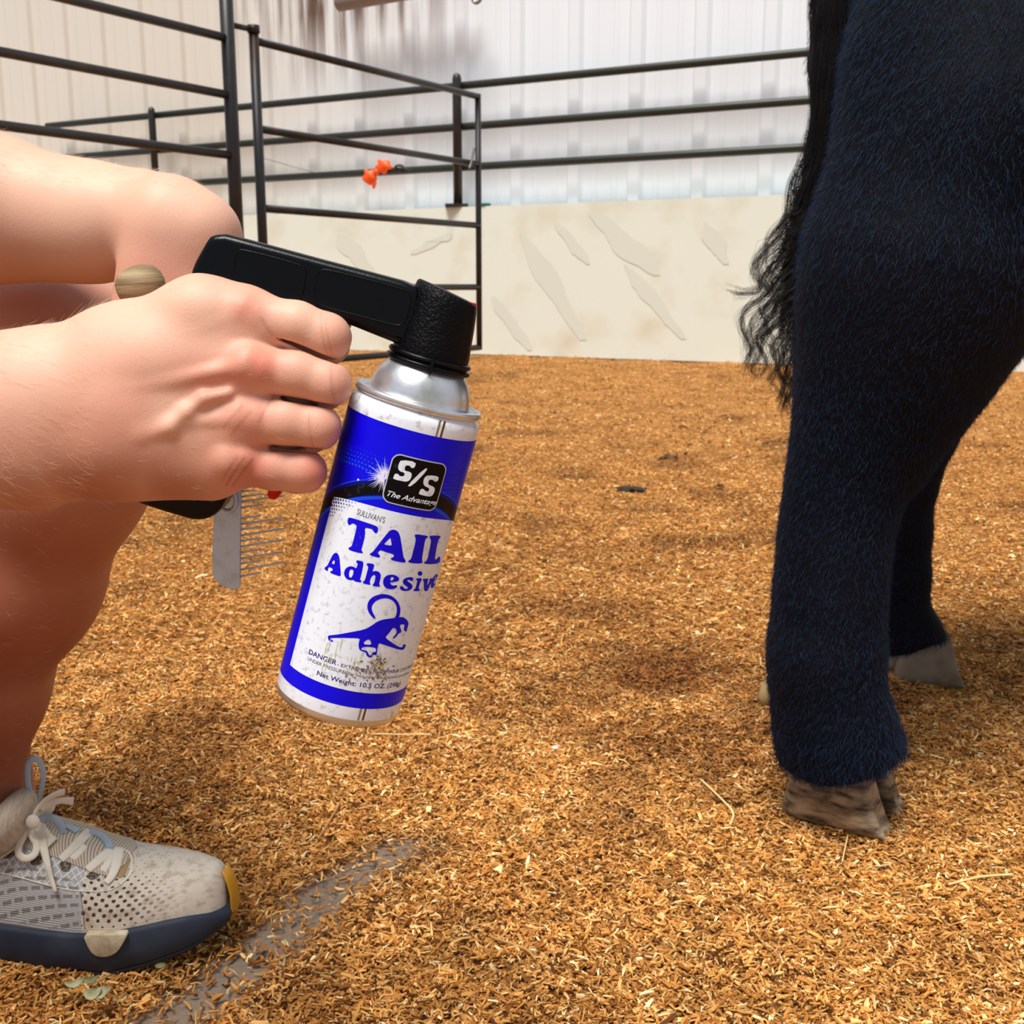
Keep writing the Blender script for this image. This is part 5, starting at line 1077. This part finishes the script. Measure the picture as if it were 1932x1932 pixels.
    strip('lace', [(1160, 640), (1150, 760), (1110, 890), (1045, 975)], .0056, Ml, taper=.5)
    strip('lace', [(0, 690), (130, 610), (230, 530), (320, 400)], .0052, Ml, taper=.7, off=.003)
    strip('lace', [(710, 740), (770, 680), (830, 610)], .0035, Ml, off=.001); strip('lace', [(1010, 860), (1050, 800), (1110, 700)], .0035, Ml, off=.001)
    strip('lace', [(520, 600), (470, 560), (400, 480), (350, 400)], .0060, Ml, off=.004)
    strip('lace', [(310, 420), (240, 540), (205, 660), (270, 728), (360, 700), (375, 610), (310, 500), (325, 390)], .0033, Ml, off=.007, thick=.0016)
    strip('lace', [(330, 360), (400, 520), (460, 700), (510, 860), (575, 1045)], .0050, Ml, off=.006, taper=.32, thick=.0016)
    strip('lace', [(760, 480), (690, 440), (630, 420)], .0042, Mb, off=.002); strip('lace', [(1080, 650), (1050, 580), (980, 520), (880, 480)], .0040, Mb, off=.002, thick=.002)
    def air(name, pts, r, m, Y):
        bm = bmesh.new(); n = len(pts); P3 = spline([PY(*z9(x, y), Yy) for (x, y), Yy in zip(pts, np.linspace(Y[0], Y[1], n))], 6); k = len(P3); rs = np.interp(np.linspace(0, 1, k), np.linspace(0, 1, len(r)), r); tube(bm, P3, [(float(q_), float(q_)*.45) for q_ in rs], 12); sub.append(obj(name, bm, m, smooth=True))
    air('lace', [(330, 370), (350, 270), (430, 170), (540, 100), (630, 70)], (.0026, .0035, .0048, .0056), Ml, (.915, .935))
    air('lace', [(400, 250), (500, 190), (600, 160), (725, 165)], (.0030, .0034, .0030, .0042), Ml, (.93, .94))
    air('lace', [(385, 360), (460, 325), (540, 345), (600, 410), (615, 480)], (.0040, .0042, .0042, .0035), Mb, (.935, .935))
    air('lace', [(430, 240), (490, 250), (520, 200)], (.003, .004, .003), Ml, (.945, .95))
    bm = bmesh.new(); bmesh.ops.create_icosphere(bm, subdivisions=3, radius=.0062, matrix=Matrix.Translation(PY(*z9(325, 370), .912)) @ Matrix.Diagonal((1, .7, 1.1, 1))); sub.append(obj('lace_knot', bm, Ml, smooth=True))
    bm = bmesh.new(); lp = [(57, 1500), (52, 1470), (53, 1443), (64, 1431), (76, 1440), (82, 1462), (78, 1490), (70, 1516)]
    tube(bm, spline([PY(x, y, .935+.002*i) for i, (x, y) in enumerate(lp)], 6), [(.0028, .0009)]*43, 10); sub.append(obj('pull_loop', bm, Mb, smooth=True))
    for s_ in sub: s_.parent = up
    up.parent = PERSON; up.matrix_parent_inverse = Matrix.Translation(-PERSON.location)
    # the other shoe, under the kneeling leg outside the picture
    c2 = up.copy(); COL.objects.link(c2); c2.matrix_parent_inverse = Matrix.Translation(-PERSON.location) @ Matrix.Translation((-.98, .74, .02)) @ Matrix.Rotation(math.radians(62), 4, 'Y') @ Matrix.Translation((.50, -.945, -.02))
    for s_ in sub[:2]: d = s_.copy(); COL.objects.link(d); d.parent = c2
trainer()
# ================================================================ SMALL THINGS LYING ON THE BEDDING
def scatter():
    Ms = mat('pale straw', 'ecd08e', .6); Ms2 = mat('tan twig', 'b98c50', .7)
    def straw(pts, r, m, label, h=.013):
        bm = bmesh.new(); P3 = []
        for x, y in pts: g = PG(x, y, .008); P3.append(Vector((g.x, g.y, float(gh(g.x, g.y))+h)))
        P3 = spline(P3, 6); tube(bm, P3, [(r, r*.6)]*len(P3), 8); tag(obj('straw', bm, m, smooth=True), label, 'straw', 'loose stems lying on the bedding')
    straw([(1322, 1462), (1352, 1494), (1376, 1520)], .0016, Ms, 'pale bent stem lying left of the near hoof')
    straw([(1376, 1520), (1384, 1535), (1378, 1552)], .0022, Ms, 'short thick pale stem end just below the bent stem left of the hoof')
    straw([(640, 1512), (618, 1550), (600, 1580)], .0017, Ms2, 'tan curved twig lying below and left of the can')
    straw([(1790, 1662), (1850, 1652), (1912, 1650)], .0014, Ms, 'long thin pale stem at the far right below the hooves')
    straw([(420, 1624), (460, 1622), (505, 1618)], .0013, Ms2, 'thin tan stem pointing at the toe of the trainer')
    straw([(700, 1382), (760, 1386), (815, 1388)], .0010, Ms, 'very thin pale stem right below the can bottom', .016)
    straw([(930, 1768), (990, 1790), (1010, 1812)], .0018, Ms2, 'brown twig in the lower middle of the floor')
    straw([(1600, 1568), (1590, 1610)], .0012, Ms, 'short pale stem standing below the near hoof')
    def chip(x, y, s, m, label, cat, nm):
        bm = bmesh.new(); g = PG(x, y, .012); bmesh.ops.create_icosphere(bm, subdivisions=3, radius=1)
        big = s[0] > .01
        for v in bm.verts: k = 1+.28*math.sin(v.co.x*5+x)+.2*math.sin(v.co.y*7+y)+(.35*math.sin(v.co.x*11+v.co.y*9) if big else 0); v.co = Vector((g.x, g.y, float(gh(g.x, g.y))+(.008 if big else .012)))+Vector((v.co.x*s[0]*k, v.co.y*s[1]*k, v.co.z*s[2]))
        tag(obj(nm, bm, m, smooth=True), label, cat)
    chip(1048, 1399, (.0035, .003, .003), mat('white crumb', 'f0eee8', .7), 'small white crumb on the floor right of the can bottom', 'crumb', 'white_crumb')
    chip(943, 1636, (.0048, .005, .003), mat('pale wood knot', 'f2dc9c', .7), 'rounded cream wood chip lying in the lower middle', 'wood chip', 'cream_chip')
    chip(809, 1510, (.0032, .006, .003), mat('yellow wood', 'f4e29a', .7), 'yellow oval wood chip lying below the can', 'wood chip', 'yellow_chip')
    chip(1192, 916, (.036, .05, .011), mat('dark clod', '2c2013', .95, bump=.8, bscale=60), 'dark flat clod of dirt between the can and the steer', 'clod', 'dirt_clod')
    chip(1358, 912, (.014, .02, .009), mat('dark clod small', '3a2813', .95, bump=.8, bscale=60), 'small dark clod of dirt right of the larger clod', 'clod', 'dirt_clod')
    chip(1264, 856, (.03, .05, .010), mat('brown clod', '5c3e1c', .95, bump=.8, bscale=60), 'low brown clod of dirt behind the dark flat clod', 'clod', 'dirt_clod')
    # clover sprig by the sole
    c = PG(168, 1862, .012); e = empty('clover_sprig', c, 'pale green clover sprig with round leaves lying below the trainer sole', 'sprig'); ks = []; Ml = mat('pale clover leaf', 'b0a98a', .6, col2='8a8a5c', scale=120, thresh=(.4, .7)); Md = mat('green leaf', '76784e', .6)
    bm = bmesh.new(); pts = [PG(210, 1838, .016), PG(190, 1850, .018), PG(165, 1858, .016)]; tube(bm, spline(pts, 5), .0006, 6); ks.append(obj('stem', bm, Md, smooth=True))
    for (x, y, rx, ry, an, m) in ((140, 1857, .0075, .0055, .5, Ml), (170, 1850, .0070, .0045, .3, Md), (175, 1876, .0070, .0080, .2, Ml), (196, 1873, .0055, .0085, -.1, Ml)):
        g = PG(x, y, .017); bm = bmesh.new(); ring = [bm.verts.new(g+Vector((rx*math.cos(t)*math.cos(an)-ry*math.sin(t)*math.sin(an), rx*math.cos(t)*math.sin(an)+ry*math.sin(t)*math.cos(an), .002+.0016*math.cos(2*t)))) for t in np.linspace(0, 2*math.pi, 21)[:-1]]; cv = bm.verts.new(g)
        for k in range(20): bm.faces.new((cv, ring[k], ring[(k+1) % 20]))
        o = obj('leaf', bm, m, smooth=True); sd = o.modifiers.new('t', 'SOLIDIFY'); sd.thickness = .0004; ks.append(o)
    adopt(e, *ks)
    bm = bmesh.new(); g = PG(303, 1822, .012); bmesh.ops.create_icosphere(bm, subdivisions=2, radius=1, matrix=Matrix.Translation(g) @ Matrix.Diagonal((.005, .004, .0012, 1))); tag(obj('leaf', bm, Md, smooth=True), 'tiny green leaf at the edge of the trainer sole near the toe', 'leaf')
scatter()
